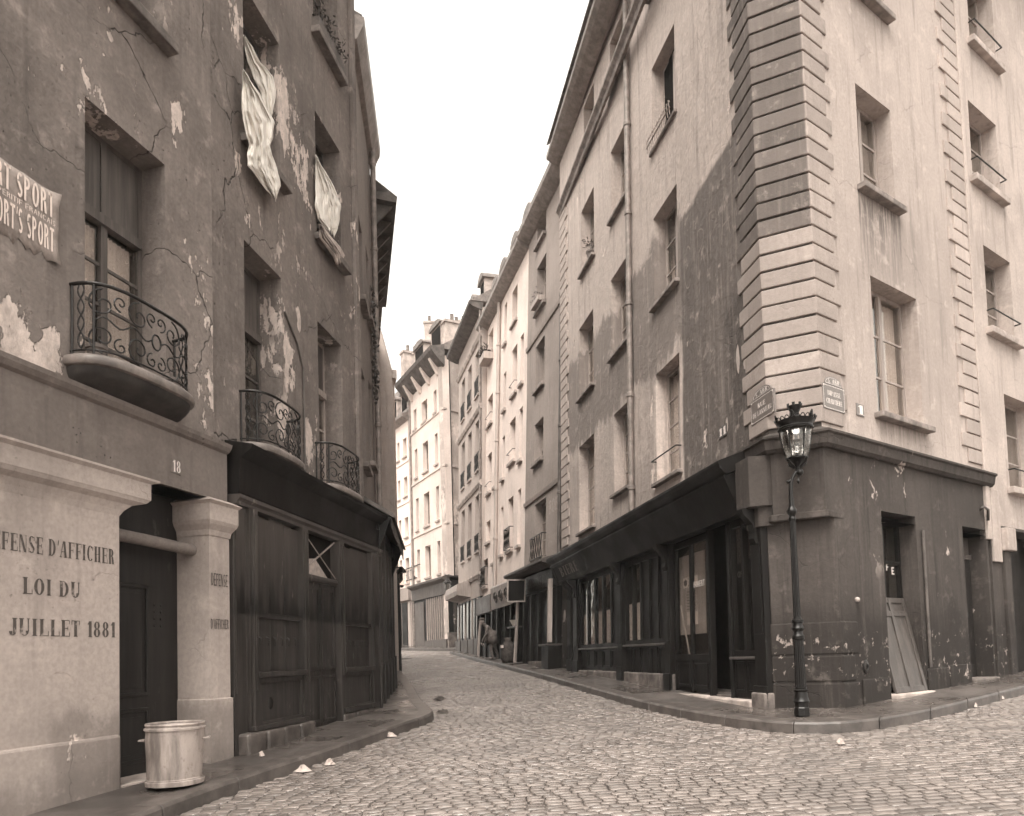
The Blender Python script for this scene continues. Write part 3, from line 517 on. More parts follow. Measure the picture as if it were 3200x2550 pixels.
# round timber across the doorway, panelled door behind it
mb=MB(); mb.tube([LA.P(-1.40,-.16,1.30),LA.P(-.9,-.15,1.295),LA.P(-.13,-.16,1.28)],.062,14); mb.build('round_beam','plaster_entab',H18,smooth=2)
dr=MB(); dz0=g(-3.7,7.3)+.16; dr.fb(LA,-1.37,-.18,-.42,-.36,dz0,1.87); DO=dr.build('door','old_door',H18)
for (a,b,c,d) in ((-1.30,-.62,-.30,.86),(-1.30,-.62,-.98,-.42)):
    mb=MB()
    for (x0,x1,y0,y1) in ((a,b,c,c+.04),(a,b,d-.04,d),(a,a+.035,c,d),(b-.035,b,c,d)): mb.fb(LA,x0,x1,-.36,-.335,y0,y1)
    mb.build('panel_moulding','old_door',DO,bev=.008)
    MB().fb(LA,a+.09,b-.09,-.36,-.35,c+.09,d-.09).build('panel','old_door',DO,bev=.012)
for zz in range(4):
    for q in range(2): MB().sphere(LA.P(-.52+.09*q,-.36,.66-.075*zz),.016,6).build('door_stud','iron',DO)
MB().fb(LA,-1.37,-.17,-.42,.05,dz0-.16,dz0).build('threshold','stone_trim',H18,bev=.015)
# stone base course of the light wall
MB().fb(LA,-7.4,-1.37,-.02,.035,-1.6,-.62).build('base_course','plaster_light',H18,bev=.03)
text(LA,"DÉFENSE D'AFFICHER",-2.70,-1.42,.972,.142,.004,'ink_faded',H18,T=.20,t=.045,sf=.05)
text_px(LA,'LOI DU',(72,1858),(252,1866),(72,1806),.004,'ink_faded',H18,T=.20,t=.045,sf=.05)
text(LA,'29 JUILLET 1881',-2.726,-1.41,.285,.142,.004,'ink_faded',H18,T=.20,t=.045,sf=.05)
text(LA,'DÉFENSE',-.145,.135,.88,.14,.065,'ink_faded',H18,T=.18,t=.10,sf=0)
text(LA,"D'AFFICHER",-.155,.145,.40,.11,.065,'ink_faded',H18,T=.18,t=.10,sf=0)
# faint sgraffito curves on the base of the wall
mb=MB()
for k in range(18):
    a0,a1=R(180-k*10),R(180-(k+1)*10)
    for r_ in (.17,): mb.poly([LA.P(-2.0+r_*math.cos(a)*1.,.004,-.22+rr*math.sin(a)*1.2) for a,rr in((a0,r_),(a1,r_),(a1,r_-.008),(a0,r_-.008))])
mb.build('scratched_arch','paint_chalk',H18)
# upper windows
window(LA,H18,W1,.30,2,4,'frame_dark',sill=0,curtain='lace_left',transom=4.45,panel='frame_dark')
window(LB,H18,W2,.32,2,3,'frame_dark',sill=0,transom=4.42,panel='frame_dark'); window(LB,H18,W3,.30,2,3,'frame_mid',sill=0,transom=4.35,panel='frame_dark',curtain='lace_left')
for F_,r_ in ((LB,W4),(LB,W5),(LB,W6),(LB,W7),(LA,W8),(LA,W9)): window(F_,H18,r_,.30,2,3,'frame_dark',sill=.14,st=.11,sillmat='stone_dark',so_=.09)
# vertical pilaster strip at the end of the facade, iron tie rods, wires
MB().fb(LB,4.30,4.46,.002,.07,2.5,TOPL).build('end_pilaster','plaster_18b',H18,bev=.01)
moulding(LB,H18,-.1,4.5,[(-.05,TOPL-.35),(.1,TOPL-.3),(.3,TOPL-.1),(.42,TOPL),(.42,TOPL+.08),(-.05,TOPL+.3)],'stone_dark'); moulding(LA,H18,-7.4,.1,[(-.05,TOPL-.35),(.1,TOPL-.3),(.3,TOPL-.1),(.42,TOPL),(.42,TOPL+.08),(-.05,TOPL+.3)],'stone_dark')
mb=MB(); mb.tube([LB.P(2.28,.02,2.62),LB.P(2.28,.02,4.25),LB.P(2.1,.02,4.55),LB.P(1.72,.02,4.85)],.016,6); mb.build('gas_pipe','zinc_dark',H18)
mb=MB(); mb.tube([LB.P(.72,-.03,4.02),LB.P(.95,.01,3.84),LB.P(1.25,.03,3.76),LB.P(1.62,.01,3.87)],.004,4); mb.build('wire','iron',H18)
# --- balconies
def plan(F,uc,w_,D,k,z,n=28,uo=0):
    out=[]
    for i in range(n+1):
        a=math.pi*(1-i/n); c,s=math.cos(a),math.sin(a); ex=.62
        out.append(F.P(uc+math.copysign(abs(c)**ex,c)*w_/2*k,max(-.05,D*k*s**.75) if s>0.001 else 0,z))
    return out
def balcony(F,uc,w_,z,D,hr):
    mb=MB(); rings=[plan(F,uc,w_*kx,D*kd,1,z+dz) for kx,kd,dz in((.985,.96,-.10),(1.02,1.02,-.092),(1.035,1.04,-.075),(1.035,1.04,-.045),(1.02,1.015,-.015),(.99,.98,.0))]
    for r_ in rings: r_.append(F.P(uc+w_*.40,-.05,r_[0].z)); r_.append(F.P(uc-w_*.40,-.05,r_[0].z))
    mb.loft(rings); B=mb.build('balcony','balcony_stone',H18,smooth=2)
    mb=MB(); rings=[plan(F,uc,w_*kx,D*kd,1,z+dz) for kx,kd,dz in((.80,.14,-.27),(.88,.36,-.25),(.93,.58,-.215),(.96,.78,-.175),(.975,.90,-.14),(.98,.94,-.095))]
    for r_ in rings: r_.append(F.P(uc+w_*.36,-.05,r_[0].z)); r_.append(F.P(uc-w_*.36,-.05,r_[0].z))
    mb.loft(rings); mb.build('balcony_belly','soot_shade_stone',B,smooth=2)  # belly colour holds the underside shade as well as soot
    N=80; base=plan(F,uc,w_*.92,D*.9,1,0,N); Ls=[0]
    for a,b in zip(base,base[1:]): Ls.append(Ls[-1]+(b-a).length)
    S=Ls[-1]
    def at(s,zz):
        s=max(0,min(S,s)); i=0
        while i<N-1 and Ls[i+1]<s: i+=1
        t=(s-Ls[i])/(Ls[i+1]-Ls[i]); p=base[i]*(1-t)+base[i+1]*t; return Vector((p.x,p.y,z+zz))
    rail=MB(); rp=[at(S*i/40,hr) for i in range(41)]; rail.tube([F.P(uc-w_*.46,-.04,z+hr)]+rp+[F.P(uc+w_*.46,-.04,z+hr)],.017,8); rail.build('hand_rail','iron',B)
    low=MB(); low.tube([at(S*i/40,.05) for i in range(41)],.009,6); low.build('bottom_rail','iron',B)
    for s in (0.02,.13*S,.87*S,S-.02): p=MB(); p.tube([at(s,0),at(s,hr)],.012,6); p.build('rail_post','iron',B)
    def spiral(cs,cz,r0,a0,turns,sg=1,n=26,xs=1):
        out=[]
        for i in range(n+1):
            t=i/n; r_=r0*(1-.86*t**.8); a=a0+sg*2*math.pi*turns*t; out.append(at(cs+xs*r_*math.cos(a),cz+r_*math.sin(a)))
        return out
    x0,x1=.13*S,.87*S; W=x1-x0; h2=hr/2
    for side in (-1,1):
        mx_=S/2
        for (c,r_) in ((.46*W,.19),(.185*W,.175)):
            for v_,sg in ((1,1),(-1,-1)):
                cc=mx_+side*(W/2-c*1.0) if False else mx_+side*(c-.0)
                m2=MB(); m2.tube(spiral(cc-side*.02,h2+v_*hr*.235,hr*.215,R(90*v_) if side>0 else R(90*v_),1.35,sg*side*-1),.0085,5); m2.build('scroll','iron',B)
                m3=MB(); m3.tube(spiral(cc-side*W*.14,h2+v_*hr*.31,hr*.12,R(-90*v_),1.2,sg*side),.008,5); m3.build('scroll','iron',B)
        m4=MB(); m4.tube([at(mx_+side*(.05*W+.45*W*i/16),h2+.035*math.sin(i*.8)*side) for i in range(17)],.008,5); m4.build('mid_bar','iron',B)
    for cz in (h2,): m5=MB(); m5.tube([at(S/2+.055*math.cos(a),cz+.075*math.sin(a)) for a in [2*math.pi*i/16 for i in range(17)]],.009,5); m5.build('ring','iron',B)
    for side in (-1,1):
        for k in (0,1): m6=MB(); m6.tube([at((.065*S if side<0 else .935*S)+.03*math.sin(i*.6+k*3),.06+(hr-.08)*i/20) for i in range(21)],.008,5); m6.build('scroll','iron',B)
    return B
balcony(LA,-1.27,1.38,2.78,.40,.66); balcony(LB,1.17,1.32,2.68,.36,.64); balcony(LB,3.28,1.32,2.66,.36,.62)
# flower pots on the first balcony
def pot(name,label,p,r_,h,leaves=0,group=None,lr=.14,lh=.2):
    t=thing(name,label,'flower pot',p,group); MB().lathe(p,[(r_*.7,0),(r_*.95,h*.8),(r_*1.1,h*.82),(r_*1.1,h),(r_*.9,h),(r_*.88,h*.9)],14).build('pot','terracotta',t,smooth=2)
    if leaves:
        rr=random.Random(len(label)*7+leaves); mb=MB()
        for i in range(leaves):
            a=rr.uniform(0,6.28); rad=rr.uniform(.02,lr); zz=h+rr.uniform(0,lh); c=Vector(p)+Vector((math.cos(a)*rad,math.sin(a)*rad,zz)); d=Vector((math.cos(a),math.sin(a),rr.uniform(-.3,.8))).normalized()*rr.uniform(.03,.06); e=d.cross(Vector((0,0,1))).normalized()*.016
            mb.poly([c-d,c+e,c+d,c-e]); 
            if i%4==0: mb.tube([Vector(p)+Vector((0,0,h*.8)),c],.003,3)
        mb.build('foliage','leaf',t)
    return t
pot('flower_pot','small dark flower pot standing on the first balcony beside lace curtained window',LA.P(-1.68,.06,2.782),.085,.17)
pot('flower_pot','wide dark flower pot at the far end of first bowed balcony',LA.P(-.80,.12,2.782),.09,.17)
# --- the shuttered shop
SH=0.14
# fascia and cornice
moulding(LB,H18,.22,5.15,[(-.02,1.98),(.16,1.98),(.18,2.0),(.20,2.40),(.26,2.44),(.34,2.50),(.35,2.55),(.0,2.62),(-.02,2.62)],'shop_dark','shop_fascia')
moulding(LB,H18,.22,5.02,[(.0,1.86),(.15,1.86),(.15,1.90),(.19,1.93),(.19,1.975),(.0,1.975)],'shutter','shop_architrave')
gz=lambda u: LB.ground(u)+.155
def post(u0,u1,v1,mat='shutter'): 
    o=MB().fb(LB,u0,u1,.0,v1,gz(u0)-.05,1.86).build('shop_post',mat,H18,bev=.006)
    for q in (u0+.03,u1-.05): MB().fb(LB,q,q+.02,v1,v1+.014,gz(u0)+.7,1.8).build('bead',mat,o)
    return o
post(.22,.52,.10); post(.55,.66,.17); post(1.86,2.04,.17); post(3.13,3.31,.17); post(4.48,4.78,.18)
MB().fb(LB,.50,.58,.0,.14,gz(.5)-.05,1.86).build('shop_post','shutter',H18)
def shutters(u0,u1,n,z0,z1,v):
    wd=(u1-u0)/n
    for i in range(n):
        a,b=u0+wd*i+.004,u0+wd*(i+1)-.004
        MB().fb(LB,a,b,.02,v+random.uniform(-.006,.008),z0,z1-random.choice((0,.0,.03))).build('shutter_board','shutter',H18,bev=.006)
shutters(.66,1.86,3,-.10,1.84,.10); shutters(3.31,4.48,3,-.10,1.84,.10)
for a,b in ((.66,1.86),(3.31,4.48)):
    MB().fb(LB,a+.01,b-.02,.10,.15,.56,.62).build('shutter_bar','iron' if False else 'shutter',H18,bev=.006)
    MB().fb(LB,a-.05,b+.05,.0,.20,-.17,-.10).build('shop_ledge','shutter',H18,bev=.012)
    MB().fb(LB,a,b,.0,.12,-.80,-.17).build('stall_panel','shutter',H18)
    mb=MB()
    for q in ((a,b,-.24,-.17),(a,b,-.80,-.70),(a,a+.08,-.80,-.17),(b-.08,b,-.80,-.17)): mb.fb(LB,q[0],q[1],.12,.15,q[2],q[3])
    mb.build('stall_frame','shutter',H18,bev=.008)
    for i in range(6): mb=MB(); mb.tube([LB.P(a+.12+i*(b-a-.2)/5.5,.10,.33),LB.P(a+.12+i*(b-a-.2)/5.5,.125,.31),LB.P(a+.12+i*(b-a-.2)/5.5,.12,.22)],.008,5); mb.build('shutter_hook','iron',H18)
mb=MB(); mb.lathe((0,0,0),[(.0,-.01),(.055,-.01),(.06,0),(.05,.01),(.035,.012),(.02,.02)],16)
MEDAL=[v.copy() for v in mb.v]; mb.v=[LB.P(1.0+v.x,.12+v.z,-.50+v.y*1.3) for v in mb.v]; mb.build('iron_rosette','iron',H18,smooth=2)
# shop door with fanlight and crossed bars
zt=1.15
for a,b in ((2.05,2.58),(2.60,3.12)):
    D_=MB().fb(LB,a,b,.02,.07,gz(2.6),zt).build('shop_door','shutter',H18,bev=.006)
    for q in ((a+.03,b-.03,gz(2.6)+.05,-.20),(a+.03,b-.03,-.12,zt-.06)): 
        mb=MB()
        for x in ((q[0],q[1],q[2],q[2]+.05),(q[0],q[1],q[3]-.04,q[3]),(q[0],q[0]+.05,q[2],q[3]),(q[1]-.05,q[1],q[2],q[3])): mb.fb(LB,x[0],x[1],.07,.088,x[2],x[3])
        mb.build('door_rail','shutter',D_,bev=.005)
mb=MB(); mb.tube([LB.P(2.04,.09,zt+.05),LB.P(3.13,.09,zt+.05)],.05,10); mb.build('transom_bar','shutter',H18)
MB().fb(LB,2.05,3.12,.003,.015,zt+.1,1.86).build('fanlight_recess','interior',H18)
MB().poly([LB.P(2.05,.03,zt+.1),LB.P(3.0,.03,zt+.1),LB.P(2.5,.05,zt+.36),LB.P(2.05,.06,zt+.30)]).build('fanlight_cloth','cloth_grey',H18)
mb=MB(); mb.tube([LB.P(2.05,.08,zt+.14),LB.P(3.12,.08,1.83)],.013,6); mb.tube([LB.P(2.05,.095,1.82),LB.P(3.12,.095,zt+.12)],.008,6); mb.build('crossed_bars','frame_mid',H18)
# stone plinths, block by block
def blocks(F,H,u0,u1,n,v0,v1,ztop,mat='stone_dark',zg=None,name='plinth_stone'):
    for i in range(n):
        a=u0+(u1-u0)*i/n+.008; b=u0+(u1-u0)*(i+1)/n-.008; zb=F.ground((a+b)/2,v1)+.05
        MB().fb(F,a,b,v0,v1+random.uniform(-.015,.015),zb,ztop+random.uniform(-.012,.0)).build(name,mat,H,bev=.03)
blocks(LB,H18,.28,2.02,4,.0,.24,-.80,'stone_wet'); blocks(LB,H18,3.15,4.75,3,.0,.20,-.80,'stone_wet')
MB().fb(LB,.5,1.95,.0,.20,-.80,-.74).build('base_sill','shutter',H18,bev=.01); MB().fb(LB,3.2,4.7,.0,.19,-.80,-.72).build('base_sill','shutter',H18,bev=.01)
MB().fb(LB,2.03,3.14,.0,.16,gz(2.6)-.15,gz(2.6)).build('shop_step','stone_wet',H18,bev=.012)
# ---- things hung on the house
def plate(name,label,cat,F,tl,tr,bl,br,mat,v=.012,arch=None,bevel=.004,group=None):
    a=[F.px(*q,v) for q in(tl,tr,bl,br)]; u0=(a[0][0]+a[2][0])/2; u1=(a[1][0]+a[3][0])/2; z1=(a[0][1]+a[1][1])/2; z0=(a[2][1]+a[3][1])/2
    if u0>u1: u0,u1=u1,u0
    t=thing(name,label,cat,F.P((u0+u1)/2,0,z0),group); MB().fb(F,u0,u1,.002,v,z0,z1).build('plate',mat,t,bev=bevel); return t,u0,u1,z0,z1
t,u0,u1,z0,z1=plate('house_number','small painted number 18 on the beam above the dark door','sign',LA,(533,1432),(567,1438),(537,1478),(567,1484),'plaster_entab',.058)
text(LA,'18',u0+.02,u1-.01,z0+.015,z1-z0-.03,.062,'paint_white',t,'digits')
PZ=lambda x,y: LA.px(x,y,.02)
pa=[PZ(-140,500),PZ(183,640),PZ(-140,760),PZ(183,812)]; pu0=pa[0][0]; pu1=pa[1][0]; pz1=4.17; pz0=3.55
pt=thing('poster','torn printed poster with big pale letters pasted on the plaster wall','poster',LA.P(-2.3,0,3.6)); mb=MB(); N=24; rows=[]
for j in range(7):
    row=[]
    for i in range(N+1):
        u=pu0+(pu1-pu0)*i/N; jag=.03*math.sin(i*2.3)+.02*math.sin(i*5.1); tz=pz0+(pz1-pz0)*j/6+(jag if j==0 else 0)
        curl=.05*max(0,(i/N-.85)/.15)**2*(1 if j in(0,6) else .3); row.append(LA.P(u,.007+.004*math.sin(i*.9+j)+curl,tz))
    rows.append(row)
mb.loft(rows,False,False); o=mb.build('sheet','paper_dark',pt,smooth=True); md=o.modifiers.new('s','SOLIDIFY'); md.thickness=.002
text(LA,"SPORT SPORT",pu0+.1,pu1-.04,pz1-.235,.21,.021,'paper',pt,T=.2,t=.12,sf=0); text(LA,"APÉRITIF FRANÇAIS".replace('Ç','C'),pu0+.3,pu1-.03,pz1-.30,.045,.021,'paper',pt,T=.14,t=.1,sf=0); text(LA,"LE SPORT'S SPORT",pu0+.1,pu1-.04,pz1-.54,.21,.021,'paper',pt,T=.2,t=.12,sf=0)
def cloth(name,label,rows,F,cv,v0=.07,amp=.03,folds=5,mat='cloth_white',seed=1):
    rr=random.Random(seed); ph=[rr.uniform(0,6) for _ in range(4)]; dense=[]
    for (y,a,b),(y2,a2,b2) in zip(rows,rows[1:]):
        for k in range(5): t=k/5; dense.append((y+(y2-y)*t,a+(a2-a)*t,b+(b2-b)*t))
    dense.append(rows[-1]); n=56; rg=[]; N=len(dense)
    for j,(y,a,b) in enumerate(dense):
        row=[]
        for i in range(n+1):
            s=i/n; wid=1.12; x=(a+b)/2+(b-a)*(s-.5)*wid; edge=math.sin(math.pi*s)**.4; q=s*folds*1.5+1.1*noise.noise((s*1.7,j*.06,ph[0])); r1=1-2*abs(noise.noise((q,j*.03,ph[1])))**.6; r2=1-2*abs(noise.noise((q*2.3+j*.09,j*.07,ph[2])))**.7; r3=noise.noise((s*9,j*.45,ph[3]))
            v=v0+amp*(.6*r1+.5*r2+.3*r3)*(.35+.65*edge)+.03*edge; low=max(0,j/N-.72)/.28; X,Y=cv(x+7*noise.noise((j*.22,round(s),ph[0])),y+(8+34*low)*noise.noise((s*5,j*.05,ph[3]))+30*low*noise.noise((s*11,1.3,ph[1]))); u,z=F.px(X,Y,v); row.append(F.P(u,v,z))
        rg.append(row)
    mb=MB(); mb.loft(rg,False,False); c=sum((p for p in mb.v),Vector())/len(mb.v); c.z=min(p.z for p in mb.v); o=mb.build(name,mat,None,smooth=True,base=c); md=o.modifiers.new('s','SOLIDIFY'); md.thickness=.003; return tag(o,label,'laundry','washing hung out of the windows')
B1=lambda x,y:(700+x*.4657,100+y*.4657)
cloth('hanging_shirt','crumpled white shirt hung high in window opening above a longer sheet',[(20,126,136),(100,142,192),(200,160,238),(300,205,325),(400,246,346),(480,268,336),(560,288,322)],LB,B1,-.04,.035,3,seed=2)
cloth('hanging_sheet','long twisted white sheet hanging far below the window sill',[(250,126,131),(330,126,176),(420,127,240),(520,130,292),(600,140,326),(700,164,322),(760,172,302),(830,164,318),(900,168,345),(960,215,362),(1040,278,376),(1100,338,354)],LB,B1,.13,.045,4,seed=5)
cloth('hanging_linen','white frilled linen hanging in the narrow window over third balcony',[(825,613,619),(900,614,656),(1000,616,711),(1100,618,757),(1170,620,774),(1250,634,770),(1320,694,762),(1350,706,738)],LB,B1,.03,.04,4,seed=9)
cloth('draped_cloth','striped grey cloth bundled over the sill of the narrow window',[(1290,636,652),(1380,642,722),(1440,686,772),(1500,728,808),(1555,758,788)],LB,B1,.10,.035,3,'cloth_grey',seed=12)
def windowbox(name,label,F,u0,u1,v0,v1,z0,h,nl,lr,seed,mat='eave_wood',soil=True):
    t=thing(name,label,'plant',F.P((u0+u1)/2,v0,z0)); MB().fb(F,u0,u1,v0,v1,z0,z0+h).build('box',mat,t,bev=.008); rr=random.Random(seed); mb=MB()
    for i in range(nl):
        c=F.P(rr.uniform(u0,u1),rr.uniform(v0,v1+.06),z0+h+abs(rr.gauss(0,lr))); d=Vector((rr.uniform(-1,1),rr.uniform(-1,1),rr.uniform(-.2,1))).normalized()*rr.uniform(.025,.05); e=d.cross(Vector((rr.uniform(-1,1),rr.uniform(-1,1),1))).normalized()*.014; mb.poly([c-d,c+e,c+d,c-e])
        if i%6==0: q=F.P(((u0+u1)/2+0),(v0+v1)/2,z0+h*.8); mb.tube([Vector((c.x,c.y,z0+h*.9)),c],.003,3)
    mb.build('foliage','leaf',t); return t
windowbox('window_planter','long wooden planter with bushy plants on the topmost sill of the peeling house',LB,2.80,3.86,-.10,.13,9.925,.16,260,.22,4)

# ================================================================== LEFT: the narrow houses behind it
H2=thing('narrow_house','narrow grey house squeezed beside number 18 with downpipe and small canopy shop','house',L2F.P(1.5,0,L2F.ground(1.5)))
w2s=[(.55,1.25,6.7,8.3),(.55,1.25,3.6,5.4),(2.0,2.6,4.0,5.7),(2.0,2.6,7.0,8.5)]
wall(L2F,H2,0,3.42,-1.3,11.4,w2s,'plaster_left2'); mass(H2,[L2F.P(0.01,-.6,0),L2F.P(3.42,-.6,0),L2F.P(3.42,-8,0),L2F.P(0.01,-8,0)],-1.4,11.38,'plaster_left2')
for r_ in w2s: window(L2F,H2,r_,.22,2,2,'frame_dark',sill=.12,st=.1)
moulding(L2F,H2,-.0,3.5,[(-.05,11.1),(.10,11.15),(.22,11.4),(.24,11.55),(-.05,11.7)],'gutter','eave'); pipe(L2F,H2,3.0,.10,2.6,11.2,.06)
MB().prism([L2F.P(0,.2,11.6),L2F.P(0,-8,11.6),L2F.P(0,-4,14)],L2F.e*3.5).build('roof','slate',H2)
# canopy over the shop of the narrow house
mb=MB(); 
cz=2.55
mb.loft([[L2F.P(u,-.02,2.95),L2F.P(u,.55,2.60),L2F.P(u,.57,2.54),L2F.P(u,.55,2.52),L2F.P(u,-.02,2.86)] for u in (.28,1.6,3.0,4.3)]); mb.build('canopy','zinc_dark',H2)
for i in range(14): MB().fb(L2F,.28+.29*i,.28+.29*i+.27,.50,.515,2.34-.05*random.random(),2.53).build('valance_board','shop_dark',H2)
for u in (.32,4.25): MB().add([L2F.P(u,0,2.86),L2F.P(u,.5,2.54),L2F.P(u,.1,1.5),L2F.P(u,0,1.4),L2F.P(u+.05,0,2.86),L2F.P(u+.05,.5,2.54),L2F.P(u+.05,.1,1.5),L2F.P(u+.05,0,1.4)],[[0,1,2,3],[7,6,5,4],[0,4,5,1],[1,5,6,2],[2,6,7,3],[3,7,4,0]]).build('canopy_bracket','shop_dark',H2)
for i,u in enumerate((.25,1.05,1.95,2.85,3.75,4.5)):
    MB().fb(L2F,u,u+.14,.0,.26,L2F.ground(u)+.1,2.5).build('shop_post','shutter',H2,bev=.01); MB().fb(L2F,u-.02,u+.16,.26,.29,L2F.ground(u)+.1,L2F.ground(u)+.9).build('post_block','shutter',H2,bev=.01)
    if i<5:
        n_=(.9,.9,.9,.9,.75)[i]; MB().fb(L2F,u+.14,u+n_,.02,.16,L2F.ground(u)+.1,-.05).build('stall_panel','shutter',H2); MB().fb(L2F,u+.14,u+n_,.05,.08,-.05,2.3).build('shop_pane','glass' if i%2 else 'shutter',H2); MB().fb(L2F,u+.14,u+n_,.0,.22,-.09,-.03).build('shop_ledge','shutter',H2,bev=.01)
MB().fb(L2F,.2,4.65,.0,.03,-1.0,2.6).build('shop_recess','interior',H2); MB().fb(L2F,.2,4.65,.0,.3,2.3,2.5).build('shop_fascia','shop_dark',H2)
H3=thing('eaved_house','dark house with deep overhanging boarded eave beyond the canopy shop','house',L3F.P(2,0,L3F.ground(2)))
w3s=[(.6,1.3,6.6,8.2),(2.2,2.9,6.6,8.2),(.6,1.3,3.4,5.2),(2.2,2.9,3.4,5.2)]
wall(L3F,H3,.02,8.4,-1.0,10.4,w3s,'plaster_left2'); mass(H3,[L3F.P(.02,-.6,0),L3F.P(8.4,-.6,0),L3F.P(8.4,-7,0),L3F.P(.02,-7,0)],-1,10.38,'plaster_left2')
for r_ in w3s: window(L3F,H3,r_,.2,2,2,'frame_mid',sill=.1)
mb=MB(); mb.loft([[L3F.P(u,-.05,10.35),L3F.P(u,.58,10.28),L3F.P(u,.60,10.42),L3F.P(u,-.05,10.9)] for u in (-.05,5.0)]); mb.build('eave','eave_wood',H3)
for i in range(8): mb=MB(); mb.add([L3F.P(.1+.6*i,0,9.7),L3F.P(.1+.6*i,.5,10.27),L3F.P(.1+.6*i,.0,10.33),L3F.P(.18+.6*i,0,9.7),L3F.P(.18+.6*i,.5,10.27),L3F.P(.18+.6*i,0,10.33)],[[0,1,2],[5,4,3],[0,3,4,1],[1,4,5,2],[2,5,3,0]]); mb.build('eave_bracket','eave_wood',H3)
MB().prism([L3F.P(-.05,.5,10.5),L3F.P(-.05,-7,10.5),L3F.P(-.05,-3.5,12.6)],L3F.e*8).build('roof','slate',H3)
MB().fb(L3F,-.04,4.6,.0,.22,2.3,2.6).build('shop_cornice','shop_dark',H3); MB().fb(L3F,.0,4.6,.0,.15,-.8,2.3).build('shop_front','shop_dark',H3)
t=thing('climbing_plant','straggling ivy climbing beside the downpipe of the narrow house','plant',L2F.P(2.6,.06,2.6)); mb=MB(); rr=random.Random(3)
mb.tube([L2F.P(2.62+.05*math.sin(i),.03,2.9+i*.42) for i in range(13)],.01,4); mb.build('stem','eave_wood',t); mb=MB()
for i in range(170):
    c=L2F.P(2.62+rr.gauss(0,.10),.05+abs(rr.gauss(0,.05)),rr.uniform(5.4,7.8)); d=Vector((rr.uniform(-1,1),rr.uniform(-1,1),rr.uniform(-1,1))).normalized()*.045; e=d.cross(Vector((rr.uniform(-1,1),1,rr.uniform(-1,1)))).normalized()*.03; mb.poly([c-d,c+e,c+d,c-e])
mb.build('foliage','leaf',t)
H4=thing('gabled_house','pale house showing its steep gable end beyond the overhanging eave','house',(-4.2,24.2,g(-4,24)))
MB().prism([(-3.73,24,-.9),(-3.73,24,9.5),(-4.12,24,11.1),(-5.2,24,12.6),(-9,24,13.2),(-9,24,-.9)],(0,.4,0)).build('gable_wall','plaster_gable',H4)
MB().fb(L4F,-.06,.5,-.02,.14,9.3,9.62).build('corbel','stone_trim',H4,bev=.03)
w4s=[(1+2*i,1.8+2*i,z,z+1.7) for i in range(3) for z in (3.4,6.4)]
wall(L4F,H4,.41,8.6,-.9,9.5,w4s,'plaster_left2',dark=True)
for r_ in w4s: window(L4F,H4,r_,.2,2,2,'frame_mid',sill=.1)
MB().prism([L4F.P(.4,.0,9.5),L4F.P(.4,-.42,11.1),L4F.P(.4,-1.5,12.6),L4F.P(.4,-5,13.2),L4F.P(.4,-5,9.5)],L4F.e*8).build('roof','slate',H4)
mass(H4,[L4F.P(.45,-.6,0),L4F.P(8.6,-.6,0),L4F.P(8.6,-5,0),L4F.P(.45,-5,0)],-1,9.5,'plaster_left2')
MB().fb(L4F,.05,8,.0,.2,2.6,2.9).build('shop_cornice','shop_dark',H4); MB().fb(L4F,.05,8,.0,.1,-.7,2.6).build('shop_front','shop_dark',H4)
t=thing('wall_lantern','small glazed lantern on bracket beneath the canopy shop eave','lamp',L2F.P(4.45,.02,1.75)); mb=MB(); mb.tube([L2F.P(4.45,.0,2.1),L2F.P(4.45,.45,2.15)],.015,5); mb.build('bracket','iron',t); lc=L2F.P(4.45,.45,1.72); MB().lathe(lc,[(.06,0),(.10,.30)],6).build('glass_body','lamp_glass',t); MB().lathe(lc,[(.12,.30),(.10,.36),(.03,.44)],6).build('cap','iron',t); MB().lathe(lc,[(.02,-.05),(.07,0)],6).build('bottom','iron',t)

# ================================================================== RIGHT: corner house number 11
HC=thing('corner_house','tall corner house with rusticated chamfered corner and dark wine shop front','house',RL.P(0,0,g(3.8,9.8)))
TOPR=14.45
ua,ub,uc_=(2.86,3.95),(5.30,6.40),(7.82,9.02)
Wc={'a1':(*ua,3.20,5.31),'a2':(*ua,6.64,8.42),'a3':(*ua,9.78,11.45),'a4':(*ua,12.95,14.0),'b1':(*ub,3.52,5.34),'b2':(5.3,6.5,6.66,8.50),'b3':(*ub,9.84,11.48),'b4':(*ub,12.95,14.1),'c1':(7.85,9.15,3.12,5.38),'c2':(7.84,9.05,6.62,8.50),'c3':(7.70,8.78,9.82,11.52),'c4':(7.62,8.5,12.95,14.15)}
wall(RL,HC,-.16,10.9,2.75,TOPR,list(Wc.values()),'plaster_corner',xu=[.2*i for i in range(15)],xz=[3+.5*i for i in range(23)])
wall(RL,HC,.0,10.9,-1.2,2.75,[(.02,10.0,-1.2,2.6)],'plaster_base',name='shop_wall',thick=.3,dark=False)
Wi={'i2':(1.27,2.62,3.32,5.35),'i3':(1.15,2.14,6.64,8.20),'i4':(1.15,2.14,9.7,11.3)}
wall(RI,HC,-.18,4.62,2.75,TOPR,list(Wi.values()),'plaster_impasse')
D1=(1.20,2.18,-1.2,1.90); D2=(3.70,4.55,-1.2,1.88)
wall(RI,HC,-.0,4.62,-1.2,1.78,[D1[:3]+(1.79,),D2[:3]+(1.79,)],'plaster_base',name='ground_floor_wall',thick=.45)
wall(RI,HC,-.18,4.62,1.78,2.75,[D1[:2]+(1.77,D1[3]),D2[:2]+(1.77,D2[3])],'plaster_base',name='ground_floor_frieze',thick=.45)
